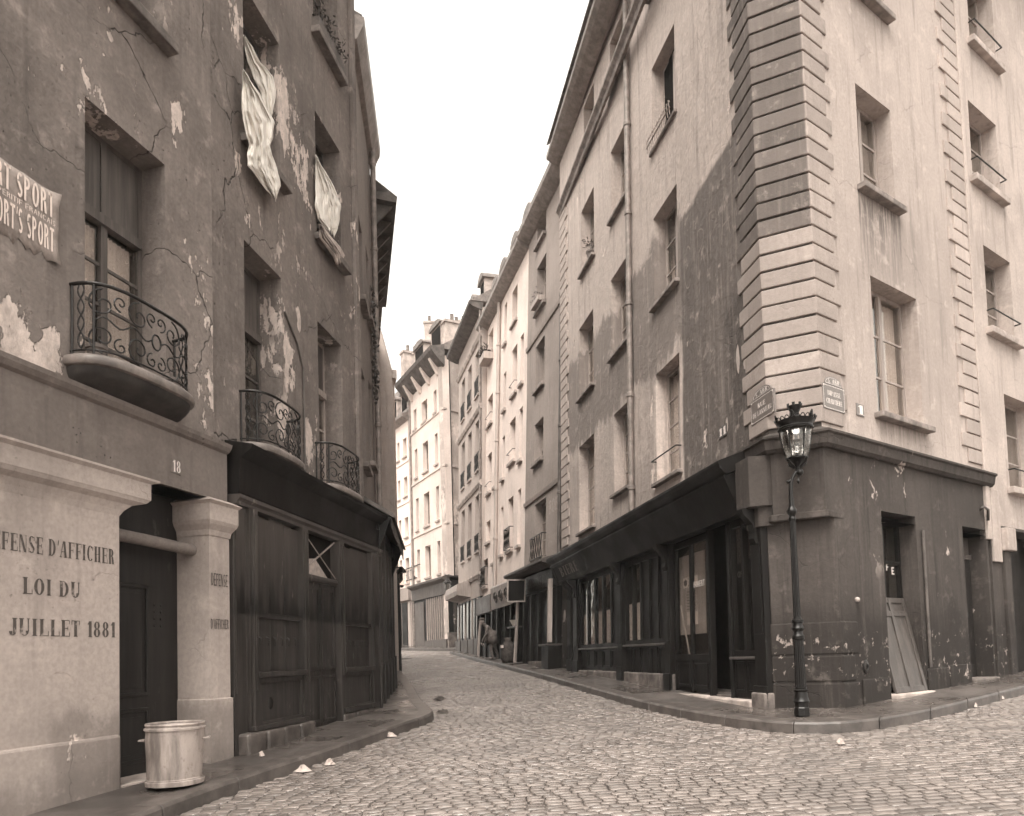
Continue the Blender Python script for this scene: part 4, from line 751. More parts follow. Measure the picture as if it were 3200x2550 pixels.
# chamfer, narrow above the ledge, wide below it
mb=MB(); mb.poly([RL.P(-.16,0,1.78),RI.P(-.18,0,1.78),RI.P(-.18,0,TOPR),RL.P(-.16,0,TOPR)]); mb.build('chamfer_wall','plaster_base',HC)
mb=MB(); mb.poly([RL.P(0,.0,-1.2),RI.P(0,.0,-1.2),RI.P(0,0,1.78),RL.P(0,0,1.78)]); mb.build('chamfer_base','plaster_base',HC)
mb=MB(); mb.prism([RL.P(.25,.0,1.70),RL.P(-.16,.03,1.70),RI.P(-.18,.03,1.70),RI.P(.25,.0,1.70),RI.P(.2,-.3,1.7),RL.P(.2,-.3,1.7)],(0,0,.09)); mb.build('ledge','plaster_base',HC,bev=.012)
# rough stones at the foot of the chamfer
for k,(z0,z1) in enumerate(((-1.0,-.48),(-.465,-.12),(-.105,.33))):
    mb=MB(); mb.prism([RL.P(.22,.012,z0),RL.P(0,.02,z0),RI.P(0,.02,z0),RI.P(.42-.1*(k%2),.012,z0),RI.P(.3,-.2,z0),RL.P(.2,-.2,z0)],(0,0,z1-z0)); mb.build('corner_stone','plaster_base',HC,bev=.02)
for a,b in ((.45,1.15),(2.25,2.9),(2.92,3.65)):
    zb=RI.ground((a+b)/2)+.05; MB().fb(RI,a,b,.0,.035,zb,zb+.42).build('foot_stone','plaster_base',HC,bev=.025)
ins=[RL.P(10.88,-.6,0),RL.P(.6,-.75,0),RI.P(.75,-.75,0),RI.P(4.6,-.6,0),RI.P(4.6,-8,0),RL.P(10.88,-9,0)]
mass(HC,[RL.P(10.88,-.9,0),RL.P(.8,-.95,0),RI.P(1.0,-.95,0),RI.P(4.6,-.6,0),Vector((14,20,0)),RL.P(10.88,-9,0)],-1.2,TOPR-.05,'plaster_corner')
# cornice over the ground floor, round the chamfer
cp=[(-.04,2.62),(.06,2.62),(.10,2.66),(.12,2.78),(.15,2.80),(.15,2.83),(.0,2.90),(-.04,2.90)]
mb=MB(); rings=[]
for fn in (lambda v,z:RL.P(10.3,v,z),lambda v,z:RL.P(.4,v,z),lambda v,z:RL.P(-.16-max(0,v)*.52,v,z),lambda v,z:RI.P(-.18-max(0,v)*.52,v,z),lambda v,z:RI.P(4.78,v,z)): rings.append([fn(v,z) for v,z in cp])
mb.loft(rings); mb.build('cornice','plaster_base',HC)
# quoins at the chamfer, course by course, and the two flat quoin strips
z=2.96; k=0
while z<TOPR-.3:
    h=.215+random.uniform(-.004,.006); a=(.50 if k%2 else .36)+random.uniform(-.02,.02); b=(.42 if k%2 else .30)+random.uniform(-.02,.02); v=.026+random.uniform(-.004,.005)
    def pts(zz): return [RL.P(a,v,zz),RL.P(-.16-.016,v,zz),RI.P(-.18-.016,v,zz),RI.P(b,v,zz),RI.P(b,-.05,zz),RL.P(a,-.05,zz)]
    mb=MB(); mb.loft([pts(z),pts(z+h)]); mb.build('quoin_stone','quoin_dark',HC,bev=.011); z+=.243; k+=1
z=2.98; k=0
while z<TOPR-.3: MB().fb(RI,3.86 if k%2 else 4.06,4.55,-.03,.03,z,z+.218).build('quoin_stone','quoin_light',HC,bev=.008); z+=.248; k+=1
z=3.0; k=0
while z<12.6: MB().fb(RL,10.08 if k%2 else 10.24,10.86,-.03,.03,z,z+.222).build('quoin_stone','quoin_light',HC,bev=.008); z+=.25; k+=1
MB().fb(RI,4.55,4.70,-.1,.05,1.72,TOPR).build('end_strip','plaster_impasse',HC,bev=.012)
moulding(RL,HC,-.1,10.88,[(-.03,12.62),(.03,12.62),(.05,12.72),(.13,12.80),(.13,12.86),(-.03,12.92)],'stone_sill','string_course')
moulding(RI,HC,-.15,4.6,[(-.03,12.62),(.03,12.62),(.05,12.72),(.13,12.80),(.13,12.86),(-.03,12.92)],'stone_sill','string_course')
moulding(RL,HC,-.3,11.0,[(-.05,14.28),(.08,14.30),(.26,14.38),(.37,14.46),(.38,14.56),(-.05,14.75)],'gutter','eave'); moulding(RI,HC,-.5,4.9,[(-.05,14.28),(.08,14.30),(.26,14.38),(.37,14.46),(.38,14.56),(-.05,14.75)],'gutter','eave')
MB().add([RL.P(10.7,.45,14.65),RL.P(-.3,.45,14.65),RI.P(-.3,.45,14.65),RI.P(4.8,.45,14.65),RL.P(10.7,-4,18),RL.P(3.5,-4,18),RI.P(4.8,-3,18)],[[0,1,5,4],[1,2,5],[2,3,6,5]]).build('roof','slate',HC)
for k,r_ in Wc.items():
    near=k[0]=='a'
    window(RL,HC,r_,.24,2,3 if k[1]!='1' else 4,'frame_pale' if k in('a3',) else 'frame_mid',sill=.10 if k not in('a3',) else .05,st=.075,curtain='lace_corner' if k in('a1','a2','c1','b1','c2','b3') else 'curtain_plain' if k in('a3','b2') else None,bar=.42 if k in('a1',) else None,sillmat='stone_sill',transom=None,so_=.08)
for k,r_ in Wi.items(): window(RI,HC,r_,.24,2,3,'frame_mid',sill=.13,st=.09,curtain='lace_right' if k=='i2' else 'curtain_plain',sillmat='stone_sill',so_=.10)
pipe(RL,HC,5.10,.09,2.88,14.3,.062)
mb=MB(); mb.tube([RI.P(4.40,-.02,2.20),RI.P(4.40,.06,2.25),RI.P(4.48,.09,2.20),RI.P(4.50,.07,2.02)],.025,8); mb.build('waste_pipe','zinc_dark',HC,smooth=True)
pipe(RI,HC,2.32,.03,-.35,1.70,.022,'zinc_dark',name='gas_pipe')
# spiked rail on the third floor sill
mb=MB()
for i in range(13): u=2.88+i*.088; mb.tube([RL.P(u,.10,9.72),RL.P(u,.13,9.98)],.010,4)
mb.tube([RL.P(2.84,.12,9.83),RL.P(3.97,.12,9.83)],.012,4); mb.tube([RL.P(2.84,.12,9.94),RL.P(3.97,.12,9.94)],.010,4); mb.build('spiked_rail','frame_mid',HC)
pot('flower_pot','potted spiky leaved plant on a high window sill of the corner house',RL.P(7.95,.02,9.825),.10,.18,46,lr=.24,lh=.28)
# painted ghost letters on the dark band
text(RL,'C RIPAIL',2.55,.18,6.22,.75,.004,'paint_ghost',HC,T=.05,t=.035,sf=0)
for (u,z,w_,h) in ((.62,4.25,.10,.42),(.42,4.12,.09,.20),(1.05,3.42,.07,.22)):
    rr=random.Random(int(u*100)); MB().poly([RL.P(u+w_*(.5+rr.uniform(-.1,.12))*math.cos(a),.0035,z+h*.5*math.sin(a)*rr.uniform(.8,1.15)) for a in [2*math.pi*i/14 for i in range(14)]]).build('plaster_patch','plate_pale',HC)
# ---- the wine shop
def SB(u0,u1,v0,v1,z0,z1,name,mat='shop_dark',par=None,bev=.008): return MB().fb(RL,u0,u1,v0,v1,z0,z1).build(name,mat,par or HC,bev=bev)
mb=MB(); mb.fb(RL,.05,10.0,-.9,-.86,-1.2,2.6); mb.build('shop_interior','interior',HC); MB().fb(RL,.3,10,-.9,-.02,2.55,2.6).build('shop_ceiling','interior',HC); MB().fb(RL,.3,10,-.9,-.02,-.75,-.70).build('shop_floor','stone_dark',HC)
moulding(RL,HC,.33,10.7,[(-.02,2.60),(.40,2.48),(.44,2.50),(.50,2.56),(.52,2.62),(.52,2.66),(-.02,2.86)],'shop_dark','shop_cornice')
mb=MB(); mb.loft([[RL.P(u,v,z) for v,z in ((-.02,1.92),(.20,1.92),(.22,1.96),(.42,2.44),(.42,2.47),(-.02,2.56))] for u in (.38,10.6)]); mb.build('shop_fascia','shop_dark',HC)
# frame and lettering of the leaning sign board
FT=Fac((RL.A.x,RL.A.y),-11.3,-1,.028-.2/.48)
FT.A=RL.A+RL.n*(.222-(.2/.48)*1.96)
def sgn(s,u0,u1): text(FT,s,u0,u1,2.075,.24,.008,'paint_sign',HC,T=.2,t=.06,sf=.05)
sgn('VINS·LIQUEURS',3.75,.75); sgn('AU PUITS CERTAIN',7.4,4.15); sgn('BIERES',9.9,7.9)
for a,b in ((.5,3.95),(4.05,7.55),(7.65,10.4)):
    mb=MB()
    for q in ((a,b,2.0,2.018),(a,b,2.385,2.403),(a,a+.018,2.0,2.4),(b-.018,b,2.0,2.4)): mb.fb(FT,q[0],q[1],.0,.014,q[2],q[3])
    mb.build('sign_border','shop_dark',HC)
pz=lambda u: RL.ground(u)+.15
def pil(u0,u1):
    o=SB(u0,u1,-.04,.10,pz(u0)-.1,1.95,'pilaster'); SB(u0-.02,u1+.02,.10,.13,pz(u0)-.1,pz(u0)+.30,'pilaster_base',par=o); SB(u0+.04,u1-.04,.10,.115,.2,1.45,'pilaster_panel',par=o)
    um=(u0+u1)/2; mb=MB(); prof=[(.10,1.45),(.13,1.45),(.16,1.52),(.14,1.60),(.17,1.72),(.24,1.80),(.30,1.86),(.32,1.93),(.10,1.95)]
    mb.loft([[RL.P(u,v,z) for v,z in prof] for u in (um-.07,um+.07)]); mb.build('console','shop_dark',o)
for a,b in ((9.06,9.5),(9.62,10.05),(5.74,6.03),(3.22,3.48),(.02,.32)): pil(a,b)
SB(1.74,1.82,-.05,.05,pz(1.8)-.1,1.95,'door_post'); SB(1.06,1.14,-.05,.05,pz(1.1)-.1,1.95,'door_post')
def shopwin(u0,u1,n,curt,solid,zr=.10,ztop=1.88,base=True):
    fr=MB(); cw=(u1-u0)/n
    fr.fb(RL,u0,u1,-.05,.03,zr-.06,zr+.03); fr.fb(RL,u0,u1,-.05,.02,ztop-.07,ztop+.06)
    for i in range(n+1): c=u0+cw*i; fr.fb(RL,c-.032,c+.032,-.05,.025,zr,ztop)
    o=fr.build('shop_window','shop_dark',HC)
    for i in range(n):
        a,b=u0+cw*i+.03,u0+cw*(i+1)-.03
        if i in solid: MB().fb(RL,a,b,-.03,-.005,zr+.03,ztop-.07).build('shutter_panel','shop_dark',o,bev=.01)
        else: MB().fb(RL,a,b,-.022,-.018,zr+.03,ztop-.07).build('pane','glass',o)
        if i in curt:
            mb=MB(); mb.loft([[RL.P(a+(b-a)*k/16,-.05+.012*math.sin(k*1.5),zz+(.02*abs(math.sin(k*1.9)) if zz>.8 else 0)) for k in range(17)] for zz in (zr+.02,zr+.40,zr+.78)],False,False); mb.build('half_curtain','curtain_cafe',o,smooth=True)
    MB().fb(RL,u0-.03,u1+.03,-.03,.09,zr-.10,zr-.06).build('shop_ledge','panel_grey',o,bev=.01)
    zb=max(pz(u0),pz(u1))+.12; MB().fb(RL,u0,u1,-.04,.01,zb-.05,zr-.10).build('stall_riser','shop_dark',o)
    for i in range(n):
        a,b=u0+cw*i+.04,u0+cw*(i+1)-.04; mb=MB()
        for q in ((a,b,zr-.16,zr-.13),(a,b,zb+.02,zb+.06),(a,a+.025,zb+.02,zr-.13),(b-.025,b,zb+.02,zr-.13)): mb.fb(RL,q[0],q[1],.01,.032,q[2],q[3])
        mb.build('riser_panel','shop_dark',o,bev=.006)
    return o
shopwin(6.05,9.04,5,(1,2,3,4),(0,),.20); shopwin(3.50,5.72,5,(3,4),(0,1,2),.22); shopwin(.34,1.05,2,(),(),-.05)
blocks(RL,HC,3.2,10.1,12,-.04,.08,-.40+0,'stone_dark')
# glazed door leaf beside the open doorway
gd=MB(); 
gu0,gu1=1.83,3.20; 
for q in ((gu0,gu1,-.16,-.06),(gu0,gu1,1.80,1.90),(gu0,gu0+.06,-.7,1.85),(gu1-.06,gu1,-.7,1.85),((gu0+gu1)/2-.04,(gu0+gu1)/2+.04,-.7,1.85)): gd.fb(RL,q[0],q[1],-.04,.02,q[2],q[3])
GD=gd.build('glazed_door','shop_dark',HC,bev=.006)
for a,b in ((gu0+.06,2.475),(2.555,gu1-.06)):
    MB().fb(RL,a,b,-.015,-.011,-.06,1.80).build('pane','glass',GD); MB().fb(RL,a,b,-.03,.0,-.68,-.16).build('door_panel','shop_dark',GD)
    mb=MB()
    for q in ((a+.05,b-.05,-.24,-.21),(a+.05,b-.05,-.62,-.57),(a+.05,a+.08,-.6,-.22),(b-.08,b-.05,-.6,-.22)): mb.fb(RL,q[0],q[1],.0,.022,q[2],q[3])
    mb.build('panel_moulding','shop_dark',GD,bev=.005)
text(RL,'ROBERT',2.44,2.02,1.06,.10,-.008,'paint_white',GD,T=.17,t=.12,sf=0)
text(RL,'ARD',.70,.93,1.06,.09,-.014,'panel_grey',HC,T=.14,t=.12,sf=0,mirror=True)
MB().fb(RL,1.8,3.22,-.02,.20,pz(2.5)-.15,pz(2.5)+.0).build('door_step','stone_trim',HC,bev=.02); MB().fb(RL,.33,1.79,-.02,.20,pz(1)-.15,pz(1)+.05).build('door_step','stone_trim',HC,bev=.02)
SB(-.0,.34,-.04,.17,pz(.2)-.1,pz(.2)+.2,'pilaster_plinth','stone_dark',bev=.02)
# room seen through the glazed door: a pale papered screen with notices, a broom
MB().fb(RL,2.12,3.13,-.075,-.06,.28,1.66).build('door_blind','frame_pale',HC)
def notice(name,label,u0,u1,z0,z1,mat,v=-.045):
    t=thing(name,label,'notice',RL.P((u0+u1)/2,v,z0)); MB().fb(RL,u0,u1,v-.008,v,z0,z1).build('sheet',mat,t); return t
t=notice('notice','small framed notice with dark emblem inside the glazed café door',2.38,2.95,1.09,1.27,'paper'); MB().poly([RL.P(2.85+.06*(1+.35*(i%2))*math.cos(a),-.0435,1.18+.07*(1-.35*(i%2))*math.sin(a)) for i,a in enumerate([2*math.pi*i/16 for i in range(16)])]).build('emblem','ink',t); [text(RL,s,2.74,2.52,z,.036,-.0435,'ink',t,T=.2,t=.15,sf=0) for s,z in(('CAFE',1.22),('CURE',1.165),('BIERE',1.11))]
t=notice('notice','tall printed price list hanging behind the glazed café door',2.40,2.86,.68,1.08,'plate_pale'); [MB().fb(RL,2.44,2.80,-.0448,-.0435,.71+.05*i,.722+.05*i).build('print_line','ink',t) for i in range(7)]
notice('notice','square white sheet pinned low behind the glazed café door',2.40,2.80,.44,.67,'paper')
t=thing('broom','wooden broom standing slanted behind the glass of the café door','broom',RL.P(2.7,-.06,-.66)); mb=MB(); mb.tube([RL.P(2.66,-.05,-.60),RL.P(2.72,-.045,-.10),RL.P(3.05,-.034,.80)],.015,6); mb.build('handle','post_pale',t); MB().fb(RL,2.62,2.84,-.09,-.035,-.66,-.58).build('head','eave_wood',t)
# casing that hangs under the cornice at the corner
mb=MB(); mb.prism([RL.P(.36,.0,1.93),RL.P(.36,.26,1.93),RL.P(-.02,.26,1.93),RL.P(-.13,.05,1.93),RL.P(-.13,-.05,1.93)],(0,0,.69)); mb.build('corner_casing','plaster_base',HC,bev=.008)
mb=MB(); mb.prism([RL.P(.34,.0,1.66),RL.P(.34,.13,1.66),RL.P(.0,.13,1.66),RL.P(-.08,.05,1.66),RL.P(-.08,-.05,1.66)],(0,0,.27)); mb.build('corner_corbel','plaster_base',HC,bev=.008)
# ---- impasse side: cafe doorway and house door
mb=MB(); a,b=D1[0],D1[1]
for q in ((a,a+.07,-.8,1.9),(b-.07,b,-.8,1.9),(a+.07,b-.07,1.82,1.9),(a+.07,b-.07,.02,.10),((a+b)/2-.025,(a+b)/2+.025,.1,1.82),(a+.07,b-.07,1.2,1.25)): mb.fb(RI,q[0],q[1],-.30,-.25,q[2],q[3])
DI=mb.build('cafe_door','shop_dark',HC); 
for x0,x1 in ((a+.07,(a+b)/2-.025),((a+b)/2+.025,b-.07)):
    for y0,y1 in ((.10,1.20),(1.25,1.82)): MB().fb(RI,x0,x1,-.28,-.276,y0,y1).build('pane','glass',DI)
MB().fb(RI,a+.07,b-.07,-.29,-.26,-.8,.02).build('door_panel','shop_dark',DI)
fu,fz=RI.px(2770,1783,-.272); eu,ez=RI.px(2787,1795,-.272); text(RI,'F',fu,fu+.08,fz,.11,-.272,'paint_white',DI,T=.2,t=.16,sf=0); text(RI,'E',eu,eu+.08,ez,.11,-.272,'paint_white',DI,T=.2,t=.16,sf=0)
MB().fb(RI,1.15,2.25,-.3,.12,RI.ground(1.7)+.05,RI.ground(1.7)+.19).build('door_sill','stone_trim',HC,bev=.02)
MB().fb(RI,D2[0],D2[1],-.32,-.27,-1.0,1.40).build('house_door','old_door',HC); MB().fb(RI,D2[0],D2[1],-.34,-.24,1.40,1.48).build('door_head','frame_dark',HC); MB().fb(RI,D2[0],D2[1],-.31,-.28,1.48,1.88).build('fanlight','frame_dark',HC)
for q in ((3.78,4.1,-.3,1.2),(4.16,4.48,-.3,1.2),(3.78,4.1,-.6,-.38),(4.16,4.48,-.6,-.38)): MB().fb(RI,q[0],q[1],-.27,-.255,q[2],q[3]).build('door_panel','old_door',HC,bev=.01)
MB().fb(RI,D2[0]-.02,D2[1]+.02,-.3,.08,RI.ground(4.1)+.02,RI.ground(4.1)+.19).build('door_sill','stone_dark',HC,bev=.02)
mb=MB(); mb.v=[RI.P(.55+v.x*1.1,.02+v.z,.02-.3+v.y*1.5) for v in MEDAL]; mb.f=[[i*16+k,i*16+(k+1)%16,(i+1)*16+(k+1)%16,(i+1)*16+k] for i in range(5) for k in range(16)]; mb.build('iron_rosette','iron',HC)
MB().sphere(RI.P(.42,.02,.62),.035,8).build('iron_knob','plate_pale',HC)
# loose panel leaning in the cafe doorway: foot out on the sill, head back against the door
t=thing('loose_panel','grey two panelled wooden board leaning against the café doorway below white letters','board',RI.P(1.7,.1,RI.ground(1.7)+.19))
zb=RI.ground(1.7)+.195
def LP(u,v,z): return RI.P(u,v+.03-(z-zb)*.20,z)
def lb(u0,u1,v0,v1,z0,z1,name,par,bev=.006):
    mb=MB(); mb.hexa([LP(u0,v0,z0),LP(u1,v0,z0),LP(u1,v1,z0),LP(u0,v1,z0),LP(u0,v0,z1),LP(u1,v0,z1),LP(u1,v1,z1),LP(u0,v1,z1)]); return mb.build(name,'panel_grey',par,bev=bev)
lb(1.27,2.16,-.03,0,zb,zb+1.38,'board',t)
for q in ((1.27,1.35,0,1.38),(2.08,2.16,0,1.38),(1.675,1.755,0,1.38),(1.35,1.675,1.10,1.18),(1.755,2.08,1.10,1.18),(1.35,1.675,1.30,1.38),(1.755,2.08,1.30,1.38),(1.35,1.675,0,.08),(1.755,2.08,0,.08)): lb(q[0],q[1],0,.018,zb+q[2],zb+q[3],'batten',t)
# neighbour on the impasse
HN=thing('impasse_house','pale plastered neighbour house with barred windows beside the right quoin strip','house',RI.P(6,0,RI.ground(6)))
wn=[(5.20,6.32,5.50,7.02),(4.95,6.1,8.16,9.58),(5.66,6.9,2.72,4.42),(5.2,6.3,10.8,12.3),(8,9.1,5.5,7.0),(8,9.1,8.2,9.6)]
wall(RI,HN,4.72,14,2.0,13.6,wn,'plaster_impasse'); wall(RI,HN,4.72,14,-1.,2.0,[(5.36,7.2,-1,1.95)],'plaster_base',name='ground_floor_wall')
mass(HN,[RI.P(4.72,-.6,0),RI.P(14,-.6,0),RI.P(14,-7,0),RI.P(4.72,-7,0)],-1,13.58,'plaster_impasse')
for r_ in wn: window(RI,HN,r_,.25,2,3,'frame_mid',sill=.12,st=.12,sillmat='stone_trim',bar=.32,so_=.12)
MB().fb(RI,5.12,5.36,-.1,.06,-1,1.55).build('pilaster','plaster_base',HN,bev=.02); MB().fb(RI,5.08,5.42,-.1,.14,1.55,1.95).build('pilaster_block','plaster_impasse',HN,bev=.02); MB().fb(RI,5.36,7.2,-.45,-.4,-1,1.95).build('passage_gate','old_door',HN); MB().fb(RI,4.74,5.06,.0,.045,1.35,2.6).build('wall_strip','plaster_impasse',HN,bev=.012)
moulding(RI,HN,4.72,14,[(-.05,13.4),(.1,13.4),(.4,13.6),(.4,13.75),(-.05,13.9)],'gutter','eave')
# ---- plaques
def streetsign(label,F,tl,tr,bl,br,lines,seed):
    t,u0,u1,z0,z1=plate('street_sign',label,'sign',F,tl,tr,bl,br,'enamel',.034,bevel=.003); w_=u1-u0; um=(u0+u1)/2; v=.0355
    mb=MB(); n=16; arc=[F.P(um+w_*.40*math.cos(math.pi*i/n),.004,z1+.005+.115*math.sin(math.pi*i/n)**.8) for i in range(n+1)]; arc=[F.P(um+w_*.46,.004,z1+.004)]+arc+[F.P(um-w_*.46,.004,z1+.004)]
    mb.prism(arc,F.n*.030); mb.build('crest_plate','enamel',t); mb=MB()
    for q in ((u0+.012,u1-.012,z0+.012,z0+.018),(u0+.012,u1-.012,z1-.018,z1-.012),(u0+.012,u0+.018,z0+.018,z1-.018),(u1-.018,u1-.012,z0+.018,z1-.018)): mb.poly([F.P(q[0],v,q[2]),F.P(q[1],v,q[2]),F.P(q[1],v,q[3]),F.P(q[0],v,q[3])])
    mb.build('white_border','paint_white',t); mb=MB()
    ar=[(um+w_*.36*math.cos(math.pi*i/n),z1+.014+.09*math.sin(math.pi*i/n)**.8) for i in range(n+1)]; ar2=[(um+w_*.345*math.cos(math.pi*i/n),z1+.019+.081*math.sin(math.pi*i/n)**.8) for i in range(n+1)]
    for i in range(n): mb.poly([F.P(ar[i][0],v,ar[i][1]),F.P(ar[i+1][0],v,ar[i+1][1]),F.P(ar2[i+1][0],v,ar2[i+1][1]),F.P(ar2[i][0],v,ar2[i][1])])
    mb.poly([F.P(ar[0][0],v,ar[0][1]),F.P(ar[-1][0],v,ar[-1][1]),F.P(ar2[-1][0],v,ar2[-1][1]-.0),F.P(ar2[0][0],v,ar2[0][1])]); mb.build('crest_border','paint_white',t)
    l,r_=(u0,u1) if F.rd>0 else (u1,u0); s=F.rd
    text(F,'5. ARR',um-s*w_*.25,um+s*w_*.27,z1+.026,.058,v,'paint_white',t,T=.16,t=.06,sf=.04)
    H_=z1-z0; n=len(lines)
    for i,(tx,k) in enumerate(lines): text(F,tx,um-s*w_*k/2,um+s*w_*k/2,z1-H_*(.44+.32*i),H_*.20,v,'paint_white',t,T=.19,t=.06,sf=.04)
    for cu in (u0+.025,u1-.025):
        for cz in (z0+.025,z1-.025): MB().sphere(F.P(cu,.036,cz),.008,6).build('screw','paint_white',t)
    return t
streetsign('dark enamel plaque reading Rue de Lanneau on the corner stones',RL,(2346,1257),(2417,1215),(2347,1330),(2419,1289),(('RUE',.34),('DE LANNEAU',.82)),1)
streetsign('dark enamel plaque reading Impasse Chartière on the bright wall',RI,(2571,1196),(2637,1216),(2573,1273),(2643,1293),(('IMPASSE',.58),('CHARTIÈRE',.72)),2)
t,u0,u1,z0,z1=plate('house_number','small dark plate with the single digit 1 beside Impasse plaque','sign',RI,(2676,1260),(2700,1264),(2678,1298),(2701,1302),'enamel',.012); text(RI,'1',u0+.035,u1-.025,z0+.02,z1-z0-.04,.0135,'paint_white',t,'digits',T=.22,t=.06,sf=.08)
t,u0,u1,z0,z1=plate('house_number','small pale framed number 11 plate on the dark painted wall','sign',RL,(2244,1338),(2270,1322),(2247,1374),(2271,1358),'panel_grey',.012); text(RL,'11',u1-.02,u0+.03,z0+.03,z1-z0-.06,.0135,'paint_white',t,'digits',T=.24,t=.1,sf=.05)

# ================================================================== RIGHT: houses further up the street
def roofdormers(F,H,us,z,hw=.45,h=1.3,v=-.25):
    for u in us:
        o=MB().fb(F,u-hw,u+hw,v-1.6,v,z,z+h).build('dormer','stone_trim',H); mb=MB(); n=8
        mb.loft([[F.P(u+(hw+.1)*math.cos(math.pi*i/n),vv,z+h+.32*math.sin(math.pi*i/n)) for i in range(n+1)]+[F.P(u-hw-.1,vv,z+h-.02),F.P(u+hw+.1,vv,z+h-.02)] for vv in (v+.12,v-1.6)]); mb.build('dormer_roof','slate',o)
        MB().fb(F,u-hw+.12,u+hw-.12,v-.0,v+.012,z+.15,z+h-.1).build('dormer_window','interior',o)
def chimney(H,p,w_,h,pots=3,mat='brick_far',ax=None):
    ax=ax or Vector((1,0,0)); o=MB().box(Vector(p)+Vector((0,0,h/2)),ax*w_,Vector((-ax.y,ax.x,0))*.28,(0,0,h/2)).build('chimney',mat,H); MB().box(Vector(p)+Vector((0,0,h)),ax*(w_+.07),Vector((-ax.y,ax.x,0))*.35,(0,0,.07)).build('chimney_cap','stone_trim',o)
    for i in range(pots): MB().lathe(Vector(p)+ax*((i-(pots-1)/2)*w_*1.6/max(1,pots))+Vector((0,0,h+.05)),[(.12,0),(.10,.45),(.12,.5)],8).build('chimney_pot','terracotta',o)
def eave(F,H,u0,u1,z,D=.42,mat='gutter'): return moulding(F,H,u0,u1,[(-.05,z-.22),(.08,z-.2),(D*.7,z-.08),(D,z+.02),(D+.02,z+.16),(-.05,z+.36)],mat,'eave')
HB=thing('coal_merchant_house','mid grey house with chalked coal merchant lettering above dark shop','house',R4.P(2.2,0,R4.ground(2.2)))
wb=[(1.80,3.05,3.06,4.87),(2.2,3.22,6.24,7.55),(2.18,3.18,8.66,10.17),(2.12,3.18,11.3,12.85),(2.2,3.2,13.6,14.3)]
wall(R4,HB,.02,4.25,2.75,14.5,wb,'plaster_far_mid'); wall(R4,HB,.02,4.25,-1,2.75,[],'plaster_base',name='shop_wall',dark=False)
mass(HB,[R4.P(.02,-1.3,0),R4.P(4.25,-1.3,0),R4.P(4.25,-8,0),R4.P(.02,-8,0)],-1,14.2,'plaster_far_mid')
for i,r_ in enumerate(wb): window(R4,HB,r_,.25,2,3,'frame_mid',sill=.12,st=.12,sillmat='stone_sill')
for zz in (5.0,10.4): moulding(R4,HB,.02,4.25,[(-.02,zz),(.05,zz+.02),(.07,zz+.14),(-.02,zz+.2)],'plaster_far_mid','string_course')
eave(R4,HB,-.1,4.25,14.5); MB().prism([R4.P(-.1,.4,14.65),R4.P(-.1,-8,14.65),R4.P(-.1,-4,17.2)],R4.e*4.35).build('roof','slate',HB); pipe(R4,HB,.22,.08,2.2,14.1,.06,'zinc_dark'); chimney(HB,R4.P(.6,-2.5,15.8),.5,2.2,3,ax=R4.n)
text(R4,'BOIS',1.45,.55,4.25,.42,.004,'paint_chalk',HB,T=.13,t=.1,sf=0); text(R4,'CHARBON',1.5,.5,3.25,.34,.004,'paint_chalk',HB,T=.11,t=.09,sf=0); MB().poly([R4.P(.45,.004,2.98),R4.P(.6,.004,2.96),R4.P(.58,.004,3.16),R4.P(.44,.004,3.14)]).build('paper_scrap','paper',HB)
def guard(F,H,u0,u1,z,h=.75,v=.14):
    mb=MB(); mb.tube([F.P(u0,0,z+h),F.P(u0,v,z+h),F.P(u1,v,z+h),F.P(u1,0,z+h)],.018,5); mb.tube([F.P(u0,0,z+.04),F.P(u0,v,z+.04),F.P(u1,v,z+.04),F.P(u1,0,z+.04)],.016,5); n=5
    for i in range(n): a=u0+(u1-u0)*i/n; b=a+(u1-u0)/n; mb.tube([F.P(a,v,z+.04),F.P((a+b)/2-.05,v,z+h*.35),F.P((a+b)/2+.05,v,z+h*.65),F.P(b,v,z+h)],.013,4); mb.tube([F.P(b,v,z+.04),F.P((a+b)/2+.05,v,z+h*.35),F.P((a+b)/2-.05,v,z+h*.65),F.P(a,v,z+h)],.013,4)
    return mb.build('window_guard','iron',H)
guard(R4,HB,1.75,3.08,3.0)
# coal shop front
def S4(u0,u1,v0,v1,z0,z1,name,mat='shop_dark',H=HB,bev=.01): return MB().fb(R4,u0,u1,v0,v1,z0,z1).build(name,mat,H,bev=bev)
mb=MB(); mb.loft([[R4.P(u,v,z) for v,z in((0,2.5),(.62,2.62),(.66,2.66),(.66,2.72),(0,2.92))] for u in (.02,4.5)]); mb.build('shop_canopy','zinc_dark',HB); S4(.1,4.4,.0,.30,1.95,2.5,'shop_fascia'); text(R4,'CHARBONS BOIS',2.9,.4,2.1,.26,.304,'panel_grey',HB,T=.15,t=.07,sf=.03)
for u in (.12,.9,1.95,2.75,3.6,4.25): S4(u,u+.12,.0,.16,R4.ground(u)+.1,1.95,'shop_post')
for a,b in ((.24,.9),(1.02,1.95),(2.07,2.75),(2.87,3.6),(3.72,4.25)): S4(a,b,.0,.04,R4.ground(a)+.1,1.95,'shop_leaf',bev=0); S4(a+.08,b-.08,.04,.06,.1,1.7,'shop_panel')
S4(.05,.18,.30,.42,.35,2.15,'pale_board','post_pale'); S4(.02,.75,.0,.5,.26,.31,'stall_shelf','panel_grey'); S4(.05,.7,.02,.42,R4.ground(.4)+.1,.26,'stall_front'); S4(.9,2.7,.0,.25,R4.ground(1.8)+.08,R4.ground(1.8)+.28,'shop_step','stone_dark')
